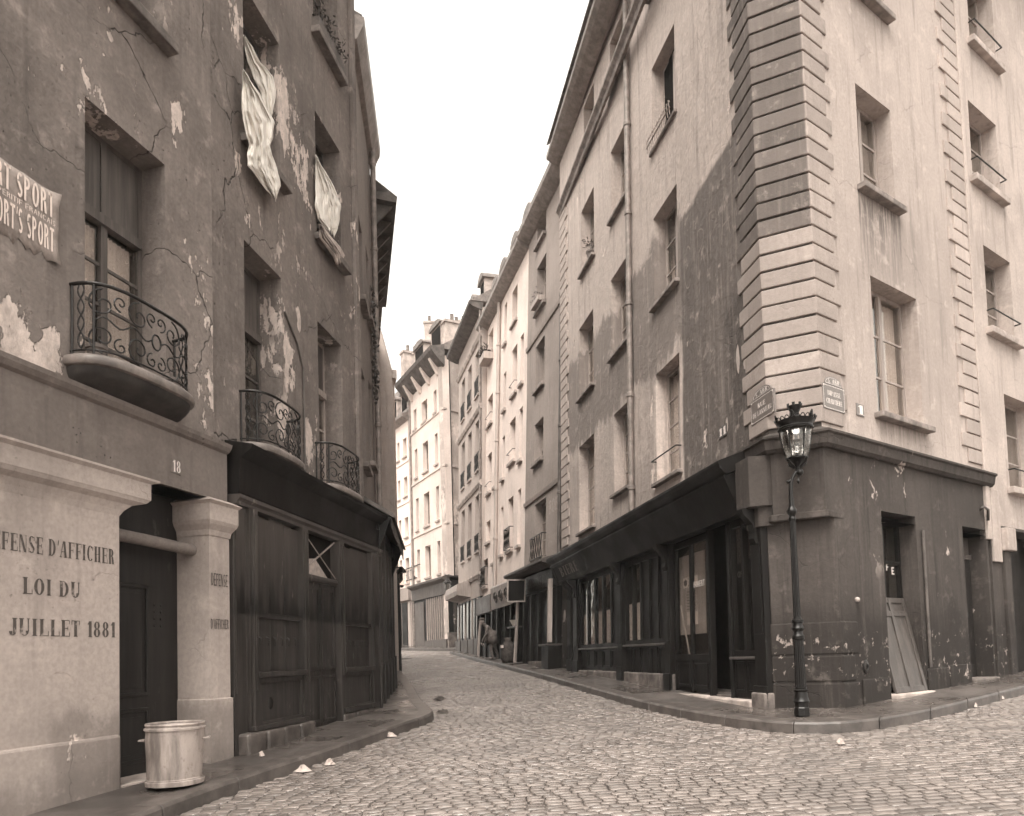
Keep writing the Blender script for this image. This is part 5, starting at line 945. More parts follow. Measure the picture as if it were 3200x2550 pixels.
t=thing('leaning_post','weathered timber post leaning against the coal merchant shop front','post',R4.P(4.05,.35,R4.ground(4)+.14)); mb=MB(); mb.tube([R4.P(3.95,.36,R4.ground(4)+.13),R4.P(4.35,.17,2.2)],.06,6); mb.build('timber','frame_mid',t)
# long pale house
HP=thing('long_pale_house','long pale sunlit house with many small windows and central downpipe','house',R4.P(7.5,0,R4.ground(7.5)))
wp=[(9.75,10.6,12.9,13.85),(9.62,10.6,9.8,11.0),(9.62,10.45,6.86,8.5),(9.65,10.45,4.77,5.66),(9.98,10.85,2.95,4.1),(8.75,9.1,6.85,8.45),(8.75,9.1,3.75,5.4),(7.35,7.75,12.2,13.8),(7.3,7.7,9.55,11.0),(7.35,7.75,6.85,8.5),(7.4,7.8,3.9,5.75),(5.75,6.55,12.4,13.7),(5.65,6.4,9.65,11.4),(5.74,6.62,7.15,8.72),(5.88,6.66,3.88,5.82),(4.75,5.2,9.65,11.4),(4.75,5.2,6.9,8.75),(4.8,5.24,3.87,5.85)]
wall(R4,HP,4.27,11.35,2.4,14.4,wp,'plaster_far_light'); wall(R4,HP,4.27,11.35,-1,2.4,[],'plaster_base',name='shop_wall',dark=False); mass(HP,[R4.P(4.27,-1.3,0),R4.P(11.1,-1.3,0),R4.P(11.1,-8,0),R4.P(4.27,-8,0)],-1,13.85,'plaster_far_light')
for i,r_ in enumerate(wp): window(R4,HP,r_,.24,2 if r_[1]-r_[0]>.5 else 1,2,'frame_mid',sill=.10,st=.12,sillmat='stone_trim',bar=.35 if i in(2,12,13,1) else None)
for i in (4,14): guard(R4,HP,wp[i][0]-.05,wp[i][1]+.05,wp[i][2],.8)
eave(R4,HP,4.27,11.4,14.4); MB().prism([R4.P(4.27,.4,14.55),R4.P(4.27,-8,14.55),R4.P(4.27,-4,17)],R4.e*6.85).build('roof','slate',HP); roofdormers(R4,HP,(5.2,7.0,8.9,10.4),14.7); pipe(R4,HP,8.35,.08,2.2,14.2,.075,'post_pale'); chimney(HP,R4.P(7.8,-2.2,15.5),.7,2.4,4,ax=R4.n)
t=thing('window_planter','jutting wooden flower box high on the long pale house','plant',R4.P(10.1,0,12.7)); MB().fb(R4,9.65,10.6,.0,.42,12.45,12.75).build('box','post_pale',t,bev=.01); mb=MB(); rr=random.Random(8)
for i in range(70): c=R4.P(rr.uniform(9.65,10.6),rr.uniform(.05,.5),12.75+abs(rr.gauss(0,.14))); d=Vector((rr.uniform(-1,1),rr.uniform(-1,1),rr.uniform(-.2,1))).normalized()*.08; e=d.cross(Vector((.3,.2,1))).normalized()*.035; mb.poly([c-d,c+e,c+d,c-e])
mb.build('foliage','leaf',t)
windowbox('window_planter','flower box with small pots on an upper sill of coal merchant house',R4,2.2,3.0,.0,.25,11.32,.16,60,.16,11,'frame_mid')
# its shops: painted awning sign, dark fronts, bracket lamp arm, hanging board
def S5(u0,u1,v0,v1,z0,z1,name,mat='shop_dark',bev=.01): return MB().fb(R4,u0,u1,v0,v1,z0,z1).build(name,mat,HP,bev=bev)
mb=MB(); mb.loft([[R4.P(u,v,z) for v,z in((.0,2.05),(.40,1.75),(.46,2.55),(.42,2.62),(.0,2.75))] for u in (4.35,7.4)]); mb.build('sign_canopy','frame_mid',HP)
FS=Fac((R4.A.x,R4.A.y),-14.5,-1,.028-.06/.8); FS.A=R4.A+R4.n*(.40-.06/.8*1.75)
for i in range(3): mb=MB(); mb.tube([FS.P(4.8+i*.8+.28*math.cos(a*.9)*(1-a/14),.012,2.13+.26*math.sin(a*.9)*(1-a/14)) for a in range(13)],.03,4); mb.build('painted_scroll','panel_grey',HP)
S5(8.2,11.0,.0,.28,1.75,2.45,'shop_fascia','frame_dark'); 
for u in (4.35,5.2,6.1,7.3,8.2,9.3,10.3,10.95): S5(u,u+.12,.0,.2,R4.ground(u)+.1,1.85,'shop_post')
for a,b in ((4.47,5.2),(5.32,6.1),(6.22,7.3),(8.32,9.3),(9.42,10.3),(10.42,10.95)): S5(a,b,.0,.03,R4.ground(a)+.1,1.8,'shop_leaf','shop_dark',0); S5(a+.1,b-.1,.03,.04,.7,1.7,'shop_pane','glass',0); S5(a,b,.0,.12,R4.ground(a)+.1,.45,'stall_riser')
sh_u,sh_z=R4.px(1606,1958,.2); S5(sh_u-.6,sh_u+.5,.0,.32,sh_z-.05,sh_z,'stall_shelf','panel_grey')
mb=MB(); mb.tube([R4.P(10.3,.2,1.5),R4.P(10.3,.25,.9),R4.P(10.2,.3,.4),R4.P(10.2,.3,R4.ground(10.2)+.13)],.06,6); mb.build('timber_prop','frame_mid',HP)
hb_u,hb_z=R4.px(1613,1846,.63)
t=thing('hanging_board','dark framed board hanging out from the pale house shop front','sign',R4.P(hb_u,.5,hb_z-.35)); MB().fb(R4,hb_u-.02,hb_u+.02,.36,.90,hb_z-.34,hb_z+.34).build('board','shop_dark',t); mb=MB()
for q in ((.33,.37,-.36,.36),(.89,.93,-.36,.36),(.37,.89,-.36,-.32),(.37,.89,.32,.36)): mb.fb(R4,hb_u-.03,hb_u+.03,q[0],q[1],hb_z+q[2],hb_z+q[3])
mb.build('frame','frame_pale',t); MB().fb(R4,hb_u-.01,hb_u+.01,.0,.33,hb_z+.2,hb_z+.24).build('bracket','iron',t)
p=R4.P(sh_u,.16,sh_z+.003); t=thing('white_bowl','white bowl standing on the shop shelf under the hanging board','bowl',p); MB().lathe(p,[(.08,0),(.17,.20),(.19,.22),(.16,.20)],14).build('bowl','cloth_white',t,smooth=2)
t=thing('goods_sack','dark sack with white labels leaning at the foot of shop front','sack',R4.P(4.55,.35,R4.ground(4.55)+.14)); sb=R4.P(4.55,.42,R4.ground(4.55,.4)+.135); mb=MB(); mb.loft([[sb+Vector((math.cos(a)*r_*(1+.1*math.sin(3*a)),math.sin(a)*r_*.8,z)) for a in [2*math.pi*i/12 for i in range(12)]] for r_,z in((.20,0),(.26,.15),(.25,.4),(.2,.62),(.1,.75),(.13,.85))]); mb.build('sack','trousers',t,smooth=True)
q=sb+R4.n*.235; [MB().box(sb+R4.n*.215+R4.e*dx+Vector((0,0,.55)),R4.e*.05,R4.n*.02,(0,0,.05)).build('paper_label','paper',t) for dx in(-.08,.08)]
# grey three storey house at the cross street
HG=thing('grey_house','grey three window house with guard rails at the cross street corner','house',R6F.P(14,0,R6F.ground(14)))
wg=[(u,u+.87,z0,z1) for u in (15.07,13.4,11.66) for z0,z1 in((4.62,7.12),(8.22,10.45),(11.6,13.6))]
wall(R6F,HG,11.12,16.75,2.6,15.2,wg,'plaster_far_grey'); wall(R6F,HG,11.12,16.75,-.8,2.6,[],'plaster_base',name='shop_wall',dark=False); mass(HG,[R6F.P(11.12,-1.05,0),R6F.P(16.75,-1.0,0),R6F.P(16.75,-8,0),R6F.P(11.12,-8,0)],-.8,15.15,'plaster_far_grey')
for r_ in wg: window(R6F,HG,r_,.26,2,3,'frame_mid',sill=.08,st=.08,so_=0,sillmat='stone_trim'); guard(R6F,HG,r_[0]+.02,r_[1]-.02,r_[2],.75,.05)
for zz in (3.5,7.45,10.8,14.0): moulding(R6F,HG,11.12,16.8,[(-.02,zz-.1),(.06,zz-.08),(.12,zz+.05),(.12,zz+.12),(-.02,zz+.2)],'stone_trim','string_course')
eave(R6F,HG,11.12,17.2,15.3,.55,'eave_wood'); MB().prism([R6F.P(11.1,.5,15.45),R6F.P(11.1,-8,15.45),R6F.P(11.1,-4,18.4)],R6F.e*5.9).build('roof','slate',HG); roofdormers(R6F,HG,(12.2,14.2,16.0),15.6); pipe(R6F,HG,11.2,.07,2.6,15.1,.05)
mb=MB(); mb.loft([[R6F.P(u,v,z) for v,z in((0,2.75),(.62,2.85),(.66,3.05),(.62,3.35),(0,3.55))] for u in (13.6,16.9)]); mb.build('shop_hood','frame_mid',HG)
for a,b in ((11.2,12.1),(12.3,13.4),(13.7,15.2),(15.4,16.7)): MB().fb(R6F,a,b,.0,.06,R6F.ground(a)+.15,2.6).build('shop_leaf','shop_dark',HG); MB().fb(R6F,a+.12,b-.12,.06,.075,.9,2.5).build('shop_pane','glass',HG); MB().fb(R6F,a+.02,b-.02,.06,.16,R6F.ground(a)+.15,.8).build('stall_riser','frame_dark',HG,bev=.01); MB().fb(R6F,(a+b)/2-.03,(a+b)/2+.03,.06,.12,.8,2.55).build('mullion','frame_mid',HG)
# ================================================================== the end of the street
HE=thing('end_house','pale end house with four storeys deep eave and dark shop at street bend','house',(-3.9,40.9,g(-3.9,40.5)))
we=[(u0,u1,z0,z1) for u0,u1 in((.95,1.42),(2.5,3.42),(4.35,4.85)) for z0,z1 in((4.8,6.65),(7.85,9.8),(11.1,12.85),(14.1,15.35))]
wall(F2,HE,0,5.55,4.4,17.0,we,'plaster_end',thick=.4); wall(F2,HE,0,5.55,-.4,4.4,[],'plaster_base',name='shop_wall',dark=False); mass(HE,[F2.P(.42,-.5,0),F2.P(5.55,-.5,0),F2.P(5.55,-9,0),F2S.P(9,-.5,0),F2S.P(.5,-.5,0)],-.4,16.95,'plaster_end')
wall(F2S,HE,0,9,-.4,17,[],'plaster_end_side',thick=.4,dark=False,name='cross_street_wall')
for r_ in we: window(F2,HE,r_,.24,2 if r_[1]-r_[0]>.6 else 1,2,'frame_mid',sill=.10,st=.12,sillmat='stone_trim')
for zz in (7.45,10.7,13.9): moulding(F2,HE,0,5.55,[(-.02,zz-.05),(.06,zz),(.06,zz+.1),(-.02,zz+.14)],'plaster_end','string_course'); moulding(F2S,HE,0,9,[(-.02,zz-.05),(.06,zz),(.06,zz+.1),(-.02,zz+.14)],'plaster_end_side','string_course')
moulding(F2,HE,-.3,6.1,[(-.05,16.3),(.2,16.5),(.75,17.1),(.8,17.3),(-.05,17.5)],'eave_wood','eave'); [MB().add([F2.P(.4+1.5*i+dx,v,z) for dx in(0,.22) for v,z in((0,15.95),(.12,16.0),(.62,16.9),(0,16.9))],[[0,1,2,3],[7,6,5,4],[0,4,5,1],[1,5,6,2],[2,6,7,3],[3,7,4,0]]).build('eave_bracket','plaster_end',HE,bev=.02) for i in range(4)]
MB().prism([F2.P(-.2,.4,17.3),F2.P(-.2,-9,17.3),F2.P(-.2,-4,20)],F2.e*6).build('roof','slate',HE); roofdormers(F2,HE,(1.4,4.3),17.4,.8,1.8); chimney(HE,F2.P(.4,-1.2,17.6),.9,1.5,2,ax=-F2.n); chimney(HE,F2.P(2.6,-2.6,18.2),1.0,1.9,3,ax=-F2.n)
moulding(F2,HE,-.3,5.6,[(0,3.55),(.12,3.55),(.16,4.2),(.42,4.35),(.44,4.46),(0,4.6)],'frame_dark','shop_fascia'); moulding(F2S,HE,-.2,8,[(0,3.6),(.15,3.6),(.15,4.3),(.3,4.45),(0,4.6)],'shop_dark','shop_fascia')
for i in range(9): a=.5+.33*i; MB().fb(F2,a,a+.06,.0,.1,.9,3.5).build('shop_mullion','frame_mid',HE)
MB().fb(F2,.1,5.5,.0,.03,.4,3.55).build('shop_glass','shop_dark',HE); MB().fb(F2,.5,3.3,.03,.035,1.5,3.4).build('shop_pane','glass',HE); MB().fb(F2,.1,3.5,.0,.14,.3,1.05).build('stall_riser','frame_dark',HE); MB().fb(F2,3.7,5.3,.03,.08,.5,3.4).build('shop_door','frame_dark',HE,bev=.02); MB().fb(F2S,0,8,.0,.08,-.2,3.6).build('side_shop_front','shop_dark',HE); MB().fb(F2S,-.1,8,.0,.12,.0,1.4).build('side_base','stone_dark',HE)
pipe(F2,HE,5.45,.07,1.,16.6,.06)
t=thing('street_sign','small dark plaque reading Rue d’Écosse on the peeling end corner','sign',F2S.P(1.2,0,6.2)); a=1.05; MB().fb(F2S,a,a+1.1,.002,.05,6.1,6.75).build('plate','enamel',t); mb=MB(); mb.prism([F2S.P(a+.55+.46*math.cos(math.pi*i/10),.004,6.76+.3*math.sin(math.pi*i/10)) for i in range(11)],F2S.n*.046); mb.build('crest_plate','plate_pale',t); text(F2S,'RUE',a+.38,a+.72,6.47,.13,.053,'paint_white',t,T=.2,t=.08,sf=.03); text(F2S,"D'ECOSSE",a+.16,a+.94,6.22,.13,.053,'paint_white',t,T=.2,t=.08,sf=.03)
t=thing('wall_lantern','dark street lantern on the corner of the far end house','lamp',F2.P(0,.4,3.0)); lu,lz=F2.px(1399,1850,.55); lp=F2.P(lu,.55,lz); MB().lathe(lp,[(.10,0),(.20,.46)],6).build('glass_body','lamp_glass',t); MB().lathe(lp,[(.23,.46),(.23,.52),(.12,.64),(.03,.72)],8).build('cap','iron',t); MB().lathe(lp,[(.03,-.12),(.12,0)],8).build('bottom','iron',t); mb=MB(); mb.tube([F2.P(max(.05,lu),.0,lz-.3),F2.P(lu,.45,lz-.2),lp],.03,6); mb.build('bracket','iron',t)
HO=thing('hotel','white hotel building with mansard roof at the far end of street','house',(-7,46.8,g(-7,46)))
wo=[(u,u+w_,z,z+h) for u,w_ in((.3,.62),(1.5,.45),(2.9,.6)) for z,h in((4.8,1.6),(7.75,1.25),(10.35,1.25),(12.9,1.2))]
wall(F1,HO,0,6,4.5,15.2,wo,'plaster_hotel',thick=.4); wall(F1,HO,0,6,-.2,4.5,[],'plaster_far_mid',name='shop_wall',dark=False); mass(HO,[F1.P(0,-.5,0),F1.P(6,-.5,0),F1.P(6,-8,0),F1.P(0,-8,0)],-.2,15.1,'plaster_hotel')
for r_ in wo: window(F1,HO,r_,.22,2,2,'frame_mid',sill=.10,st=.1,sillmat='stone_trim')
for zz in (7.2,9.9,12.5): moulding(F1,HO,0,6,[(-.02,zz-.05),(.05,zz),(.05,zz+.08),(-.02,zz+.12)],'plaster_hotel','string_course')
eave(F1,HO,-.1,6,15.3,.4); MB().prism([F1.P(0,.1,15.4),F1.P(0,-.9,18.4),F1.P(0,-4,19.5),F1.P(0,-8,18.4),F1.P(0,-8,15.4)],F1.e*6).build('mansard_roof','slate',HO); roofdormers(F1,HO,(.75,2.6),15.6,.55,1.5,-.1); chimney(HO,F1.P(2.2,-1.5,18),.9,2.4,3,ax=-F1.n); chimney(HO,F1.P(.2,-1.2,17.5),.5,2.2,2,ax=-F1.n)
MB().fb(F1,.1,5.9,.0,.2,3.7,4.5).build('shop_fascia','plaster_far_mid',HO); [MB().fb(F1,a,b,.0,.05,F1.ground(a)+.1,3.6).build('shop_leaf','shop_dark' if k else 'frame_pale',HO) for k,(a,b) in enumerate(((.2,.6),(.7,1.6),(1.8,2.6),(2.8,4),(4.2,5.6)))]
t=thing('hotel_sign','iron bracket sign spelling hotel beside white far facade','sign',F1.P(1.0,.0,4.7)); text(F2,'HOTEL',7.0,5.2,5.05,.55,.02,'iron',t,T=.16,t=.12,sf=0); mb=MB(); mb.tube([F2.P(7.1,.02,5.72),F2.P(4.6,.02,5.72),F2.P(4.3,.02,5.72)],.035,5); mb.tube([F2.P(7.1,.02,4.98),F2.P(5.0,.02,4.98)],.035,5); mb.tube([F2.P(5.0,.02,4.98),F2.P(5.0,-.1,4.9)],.03,5); mb.build('bracket','iron',t)
HK=thing('rear_house','tall crumbling gable rising behind the end house roofs','house',(-2.5,52,g(-2.5,50)))
mb=MB(); mb.prism([(-6.0,52,-.2),(-6.0,52,21.5),(-5.4,52,22.8),(-4.2,52,24.2),(-2.2,52,24.6),(-.6,52,23.4),(2.5,52,22.5),(2.5,52,-.2)],(0,6,0)); mb.build('gable_wall','plaster_end_side',HK)
chimney(HK,(-5.3,51.7,21.8),.35,2.2,1); MB().box((-1.5,51.9,22.3),(1.4,0,.9),(0,.3,0),(0,0,.12)).build('coping','stone_trim',HK)

# ================================================================== street lamp
lamp_xy=(3.59,9.26); LZ=g(*lamp_xy)+.135; lb_=Vector((*lamp_xy,LZ))
LMP=thing('street_lamp','ornate iron gas street lamp with crowned glass lantern at the corner','street lamp',lb_)
def LZz(z): return z-LZ
MB().lathe(lb_,[(.098,0),(.095,.10),(.085,.115),(.085,.17)],8).build('foot','lamp_iron',LMP,bev=.006)
MB().lathe(lb_,[(.098,.17),(.102,.185),(.09,.20),(.082,.24),(.075,.30),(.086,.31),(.088,.325),(.072,.335),(.074,.36)],12).build('pedestal','lamp_iron',LMP,smooth=2)
MB().lathe(lb_,[(.068,.36),(.066,.40),(.060,.95)],32,flute=.10).build('lower_shaft','lamp_iron',LMP)
MB().lathe(lb_,[(.060,.95),(.072,.96),(.074,1.0),(.066,1.01),(.055,1.03),(.055,1.06),(.07,1.075),(.076,1.10),(.06,1.13),(.058,1.16),(.07,1.17),(.07,1.20),(.05,1.215),(.046,1.24)],20).build('collar','lamp_iron',LMP,smooth=2)
MB().lathe(lb_,[(.044,1.24),(.036,2.46)],28,flute=.12).build('upper_shaft','lamp_iron',LMP)
MB().lathe(lb_,[(.038,2.46),(.044,2.47),(.044,2.50),(.036,2.51),(.04,2.53),(.058,2.56),(.06,2.60),(.045,2.62),(.038,2.64)],16).build('capital','lamp_iron',LMP,smooth=2)
dv=Vector((.10,.0,0)); mb=MB(); mb.tube([lb_+Vector((0,0,2.62)),lb_+Vector((-.004,0,2.80)),lb_+Vector((.004,0,2.92)),lb_+Vector((.025,0,3.0)),lb_+Vector((.06,0,3.06)),lb_+dv+Vector((0,0,3.10))],[.034,.026,.024,.022,.022,.022],10); mb.tube([lb_+Vector((-.03,0,2.95)),lb_+Vector((.01,0,2.99)),lb_+Vector((.06,0,3.05))],.012,6); mb.build('curved_arm','lamp_iron',LMP,smooth=2)
MB().sphere(lb_+dv+Vector((.012,-.035,3.07)),.045,12).build('ball','lamp_iron',LMP,smooth=True); MB().sphere(lb_+Vector((-.035,-.01,2.96)),.024,10).build('scroll_knob','lamp_iron',LMP,smooth=True); MB().lathe(lb_+Vector((.095,-.02,2.95)),[(.004,-.02),(.02,0),(.018,.02),(.008,.04),(.008,.09)],8).build('drop_finial','lamp_iron',LMP,smooth=True)
lc=lb_+dv
MB().lathe(lc,[(.022,3.08),(.03,3.10),(.024,3.14),(.035,3.17),(.05,3.20),(.075,3.225),(.12,3.24),(.135,3.25),(.135,3.265),(.11,3.268)],18).build('lantern_base','lamp_iron',LMP,smooth=2)
for k in range(4):
    a=k*math.pi/2+.4; d=Vector((math.cos(a),math.sin(a),0)); mb=MB(); mb.tube([lc+d*.04+Vector((0,0,3.14)),lc+d*.09+Vector((0,0,3.17)),lc+d*.13+Vector((0,0,3.20)),lc+d*.15+Vector((0,0,3.23)),lc+d*.135+Vector((0,0,3.25))],[.014,.014,.018,.016,.01],6); mb.build('base_scroll','lamp_iron',LMP)
NP=6
for k in range(NP):
    a0,a1=2*math.pi*(k-.5)/NP+.2,2*math.pi*(k+.5)/NP+.2; rg=[]
    for r_,z in ((.135,3.265),(.20,3.63)): rg.append([lc+Vector((math.cos(a0+(a1-a0)*i/5)*r_,math.sin(a0+(a1-a0)*i/5)*r_,z)) for i in range(6)])
    mb=MB(); mb.loft(rg,False,False); o=mb.build('lantern_pane','lamp_glass',LMP,smooth=True); md=o.modifiers.new('s','SOLIDIFY'); md.thickness=.003
    d=Vector((math.cos(a0),math.sin(a0),0)); mb=MB(); mb.tube([lc+d*.137+Vector((0,0,3.262)),lc+d*.203+Vector((0,0,3.635))],.007,5); mb.build('lantern_rib','lamp_iron',LMP)
MB().lathe(lc,[(.195,3.625),(.215,3.63),(.218,3.65),(.205,3.66),(.205,3.68),(.235,3.72),(.238,3.735),(.19,3.74),(.17,3.70),(.17,3.63)],24,cap=False).build('lantern_rim','lamp_iron',LMP,smooth=2)
for k in range(24):
    a=2*math.pi*k/24; d=Vector((math.cos(a),math.sin(a),0)); tn_=Vector((-d.y,d.x,0)); big=k%4==0; h=.085 if big else .04; b=lc+d*.232+Vector((0,0,3.73)); out=d*.022
    mb=MB(); n=8; mb.tube([b+tn_*(.027*math.cos(t))+Vector((0,0,h*max(0,math.sin(t))))+out*max(0,math.sin(t)) for t in [math.pi*i/n for i in range(n+1)]],.006,4)
    if big: mb.tube([b,b+out+Vector((0,0,h*.8))],.008,4); mb.tube([b-tn_*.018+Vector((0,0,.0)),b+out*.7-tn_*.01+Vector((0,0,h*.6))],.005,4); mb.tube([b+tn_*.018,b+out*.7+tn_*.01+Vector((0,0,h*.6))],.005,4); mb.sphere(b+out+Vector((0,0,h)),.01,5)
    mb.build('gallery_leaf','lamp_iron',LMP)
MB().lathe(lc,[(.19,3.735),(.14,3.77),(.08,3.80),(.055,3.81),(.055,3.82)],20).build('lantern_roof','lamp_iron',LMP,smooth=2)
MB().lathe(lc,[(.05,3.815),(.05,3.84),(.075,3.90),(.09,3.93),(.092,3.935),(.075,3.935),(.06,3.90)],12).build('crown','lamp_iron',LMP,smooth=2)
for k in range(6):
    a=2*math.pi*k/6; d=Vector((math.cos(a),math.sin(a),0)); MB().box(lc+d*.084+Vector((0,0,3.948)),d*.008,Vector((-d.y,d.x,0))*.018,(0,0,.02)).build('crown_tower','lamp_iron',LMP)
MB().lathe(lc,[(.03,3.26),(.03,3.30),(.015,3.31),(.015,3.42),(.04,3.44),(.045,3.50),(.02,3.52)],10).build('gas_burner','lamp_iron',LMP,smooth=2)
for dx in (-.03,.03): MB().lathe(lc+Vector((dx,0,0)),[(.012,3.44),(.014,3.50),(.006,3.56)],8).build('gas_mantle','gas_mantle',LMP,smooth=True)

# ================================================================== dustbin
bp=Vector((-3.20,6.96,g(-3.2,6.96)+.155)); BN=thing('dustbin','battered open galvanized dustbin standing before the dark door','dustbin',bp)
def warpb(mb): 
    for v in mb.v:
        d=v-bp; a=math.atan2(d.y,d.x); f=1+.018*math.sin(2*a+d.z*3)+.014*math.sin(5*a+d.z*9)+.05*(noise.noise((d.x*7,d.y*7,d.z*6))-.1); v.x=bp.x+d.x*f; v.y=bp.y+d.y*f
    return mb
b_=MB().lathe(bp,[(.225,.02),(.228,.0),(.240,.0),(.240,.06),(.233,.065),(.236,.12),(.239,.18),(.242,.24),(.245,.30),(.247,.36),(.249,.42),(.252,.50),(.255,.54),(.248,.55),(.24,.54),(.235,.30),(.225,.05)],40); warpb(b_).build('body','zinc',BN,smooth=2)
for z0,z1,r_ in ((.0,.05,.245),(.505,.535,.259)): warpb(MB().lathe(bp,[(r_,z0+.002),(r_+.008,z0+.006),(r_+.008,z1-.006),(r_,z1)],40,cap=False)).build('band','zinc',BN,smooth=2)
warpb(MB().lathe(bp,[(.245,.545),(.258,.55),(.262,.562),(.256,.572),(.246,.568),(.243,.555)],40,cap=False)).build('rim','zinc',BN,smooth=2)
for a in (.3,math.pi+.3): d=Vector((math.cos(a),math.sin(a),0)); t_=Vector((-d.y,d.x,0)); mb=MB(); mb.tube([bp+d*.25+t_*.07+Vector((0,0,.42)),bp+d*.30+t_*.05+Vector((0,0,.42)),bp+d*.30-t_*.05+Vector((0,0,.42)),bp+d*.25-t_*.07+Vector((0,0,.42))],.009,6); mb.build('handle','zinc',BN)
# litter
def litter(label,x,y,h,r_,seed,mat='paper_litter',name='paper_scrap'):
    rr=random.Random(seed); c=Vector((x,y,g(x,y)+h)); mb=MB(); n=9
    rg=[[c+Vector((math.cos(2*math.pi*i/n)*r_*k*rr.uniform(.7,1.3),math.sin(2*math.pi*i/n)*r_*k*rr.uniform(.5,1.1),.01+z*rr.uniform(.4,1.4))) for i in range(n)] for k,z in((1,0),(.75,.035),(.3,.05))]
    mb.loft(rg); return tag(mb.build(name,mat,base=c),label,'litter','litter along the gutters')
for i,(px_,py_,h,r_,l) in enumerate(((1009+20,2392,.004,.10,'crumpled white paper in the gutter below the left kerb'),(1032,2386,.004,.05,'small ball of white paper beside larger crumpled paper in left gutter'),(945,2413,.004,.13,'flattened white paper at the foot of left kerb'),(1220,2304,.004,.12,'long torn paper lying in gutter near the kerb tip'),(2627,2328,.004,.07,'white paper scrap on cobbles in front of the street lamp'),(3132,2187,.004,.05,'white pebble of paper on cobbles near impasse kerb'),(3050,2212,.004,.03,'tiny white scrap on cobbles along impasse kerb'),(818,2366,.14,.05,'small wet paper dropped on the left pavement beside stone plinth'),(2448,2284,.004,.04,'tiny paper scrap in gutter under the street lamp'))):
    d=ray(px_,py_); t_=3.
    while t_<40 and d.z*t_>g(d.x*t_,t_)+h: t_+=.02
    litter(l,d.x*t_,t_,h,r_*.62,i+20)
litter('dark lump of mud on cobbles by the left kerb tip',-1.25,12.9,.004,.10,50,'dirt','mud_lump'); litter('dark lump of horse dung on the cobbles beyond the left kerb',-1.55,15.2,.004,.13,51,'dirt','mud_lump')
# ================================================================== stooping passer-by with a basket
pb=Vector((-.72,27.2,g(-.72,27.2)+.135)); PN=thing('person','person in dark coat and cap stooping forward on the pavement beside basket','person',pb,)
def skin(name,joints,edges,mat,par,sub=2,base=pb,root=0):
    bm=bmesh.new(); ly=bm.verts.layers.skin.verify(); vs=[]
    for (x,y,z,r_) in joints: v=bm.verts.new((x,y,z)); v[ly].radius=(r_,r_); vs.append(v)
    vs[root][ly].use_root=True
    for a,b in edges: bm.edges.new((vs[a],vs[b]))
    me=bpy.data.meshes.new(name); bm.to_mesh(me); bm.free(); me.materials.append(MAT[mat]); o=obj(name,me,par,base); md=o.modifiers.new('skin','SKIN'); md.use_smooth_shade=True; ms=o.modifiers.new('sub','SUBSURF'); ms.levels=sub; ms.render_levels=sub; return o
# facing -x (down the pavement to the left), stooped
skin('body',[(0,0,.80,.145),(-.05,0,.98,.15),(-.16,0,1.16,.16),(-.26,0,1.26,.10),(-.33,0,1.33,.055),(-.39,-.01,1.40,.085),(-.41,-.01,1.47,.08),
  (-.20,-.19,1.20,.07),(-.24,-.24,.96,.052),(-.36,-.22,.76,.04),(-.40,-.21,.68,.036),(-.20,.19,1.20,.07),(-.20,.26,.95,.052),(-.30,.24,.74,.04),(-.34,.23,.66,.036),
  (.0,-.09,.70,.10),(-.10,-.10,.44,.07),(-.02,-.10,.08,.045),(-.16,-.11,.04,.04),(.02,.09,.70,.10),(.06,.10,.42,.07),(.18,.10,.10,.045),(.06,.10,.04,.04)],
  [(0,1),(1,2),(2,3),(3,4),(4,5),(5,6),(2,7),(7,8),(8,9),(9,10),(2,11),(11,12),(12,13),(13,14),(0,15),(15,16),(16,17),(17,18),(0,19),(19,20),(20,21),(21,22)],'coat',PN)
hd=MB(); hd.sphere(pb+Vector((-.40,-.01,1.43)),.10,14,(.95,.78,1.18)); hd.sphere(pb+Vector((-.50,-.01,1.42)),.022,6); hd.sphere(pb+Vector((-.40,-.085,1.43)),.025,6); hd.sphere(pb+Vector((-.40,.065,1.43)),.025,6); hd.build('head','skin',PN,smooth=True)
cpm=MB(); cpm.sphere(pb+Vector((-.385,-.01,1.51)),.115,14,(1,.9,.52)); cpm.loft([[pb+Vector((-.46-.09*math.cos(a),-.01+.085*math.sin(a),z)) for a in [math.pi*(i/10-.5) for i in range(11)]] for z in (1.482,1.495)]); cpm.build('cap','cap',PN,smooth=True)
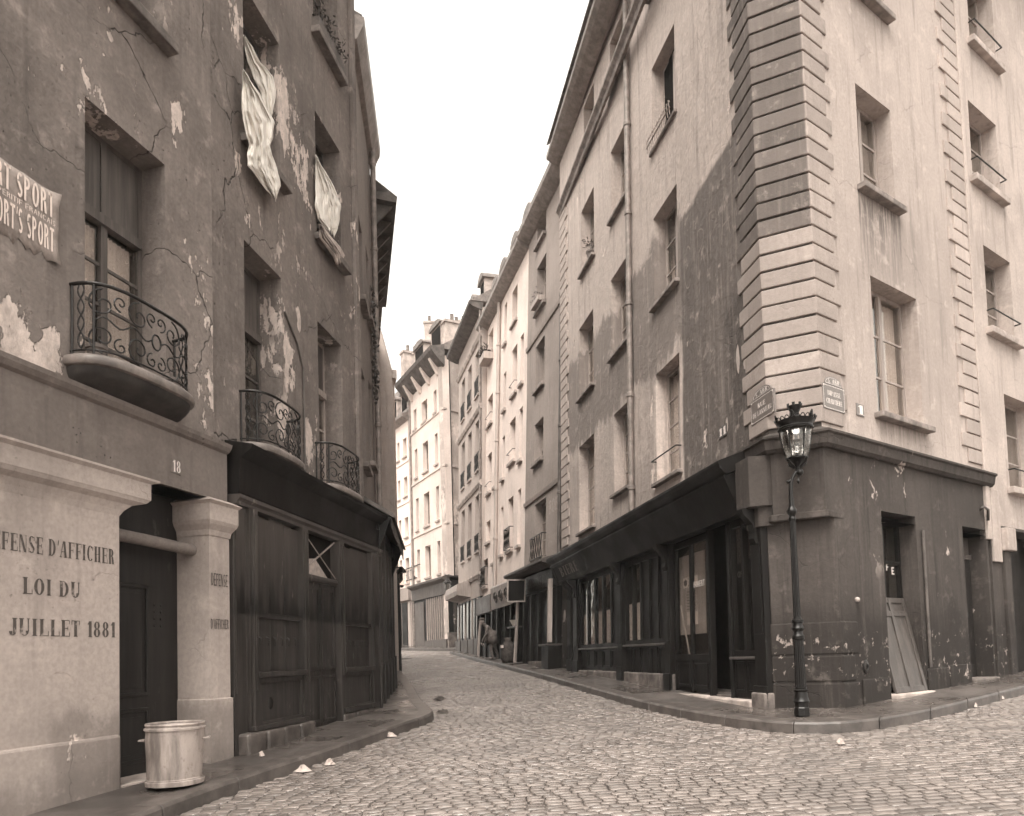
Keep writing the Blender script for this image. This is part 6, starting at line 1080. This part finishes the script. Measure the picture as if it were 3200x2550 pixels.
for (x,y,z) in ((-.41,-.21,.64),(-.35,.23,.62)):
    hb=[(0,0,.02,.032),(-.012,0,-.03,.03)]; ed=[(0,1)]; k=2
    for f in range(4): hb+=[(-.012+.0,-.03+.02*f,-.06,.009),(.008,-.03+.02*f,-.10+.005*abs(f-1),.008),(.022,-.03+.02*f,-.12+.006*abs(f-1),.007)]; ed+=[(1,k),(k,k+1),(k+1,k+2)]; k+=3
    hb+=[(-.03,.0,-.01,.010),(-.045,.005,-.045,.009)]; ed+=[(0,k),(k,k+1)]
    skin('hand',[(x+a,y+b,z+c,r_) for a,b,c,r_ in hb],ed,'skin',PN,1)
cs=MB(); rg=[]
for k,(z,r_) in enumerate(((1.08,.20),(.95,.20),(.80,.205),(.62,.22))): rg.append([pb+Vector((-.03-.06*(z-.62)/.5+r_*math.cos(a)*(1+.04*math.sin(5*a)),r_*1.02*math.sin(a)*(1+.04*math.sin(4*a)),z)) for a in [2*math.pi*i/18 for i in range(18)]])
cs.loft(rg,True,False); o=cs.build('coat_skirt','coat',PN,smooth=True); md=o.modifiers.new('s','SOLIDIFY'); md.thickness=.012
kb=Vector((-.22,26.75,g(-.22,26.75)+.135)); t=thing('basket','round pale wicker basket on the pavement beside the stooping person','basket',kb); MB().lathe(kb,[(.14,0),(.20,.10),(.22,.22),(.20,.24),(.17,.22),(.12,.03)],16).build('bowl','wicker',t,smooth=2); mb=MB(); mb.tube([kb+Vector((.20*math.cos(a),0,.22+.20*math.sin(a))) for a in [math.pi*i/12 for i in range(13)]],.012,6); mb.build('handle','wicker',t)

# ================================================================== thin haze added to bleach the far end as glare would
hz=bpy.data.materials.new('haze'); hz.use_nodes=True; hz.node_tree.nodes.clear(); pv=hz.node_tree.nodes.new('ShaderNodeVolumePrincipled'); pv.inputs['Color'].default_value=(1,.985,.97,1); pv.inputs['Density'].default_value=.0008; oo=hz.node_tree.nodes.new('ShaderNodeOutputMaterial'); hz.node_tree.links.new(pv.outputs[0],oo.inputs['Volume'])
mb=MB(); mb.box((0,25,11.5),(45,0,0),(0,45,0),(0,0,16)); o=mb.build('haze',hz,kind='stuff'); tag(o,'thin pale haze added to bleach the far street','haze')
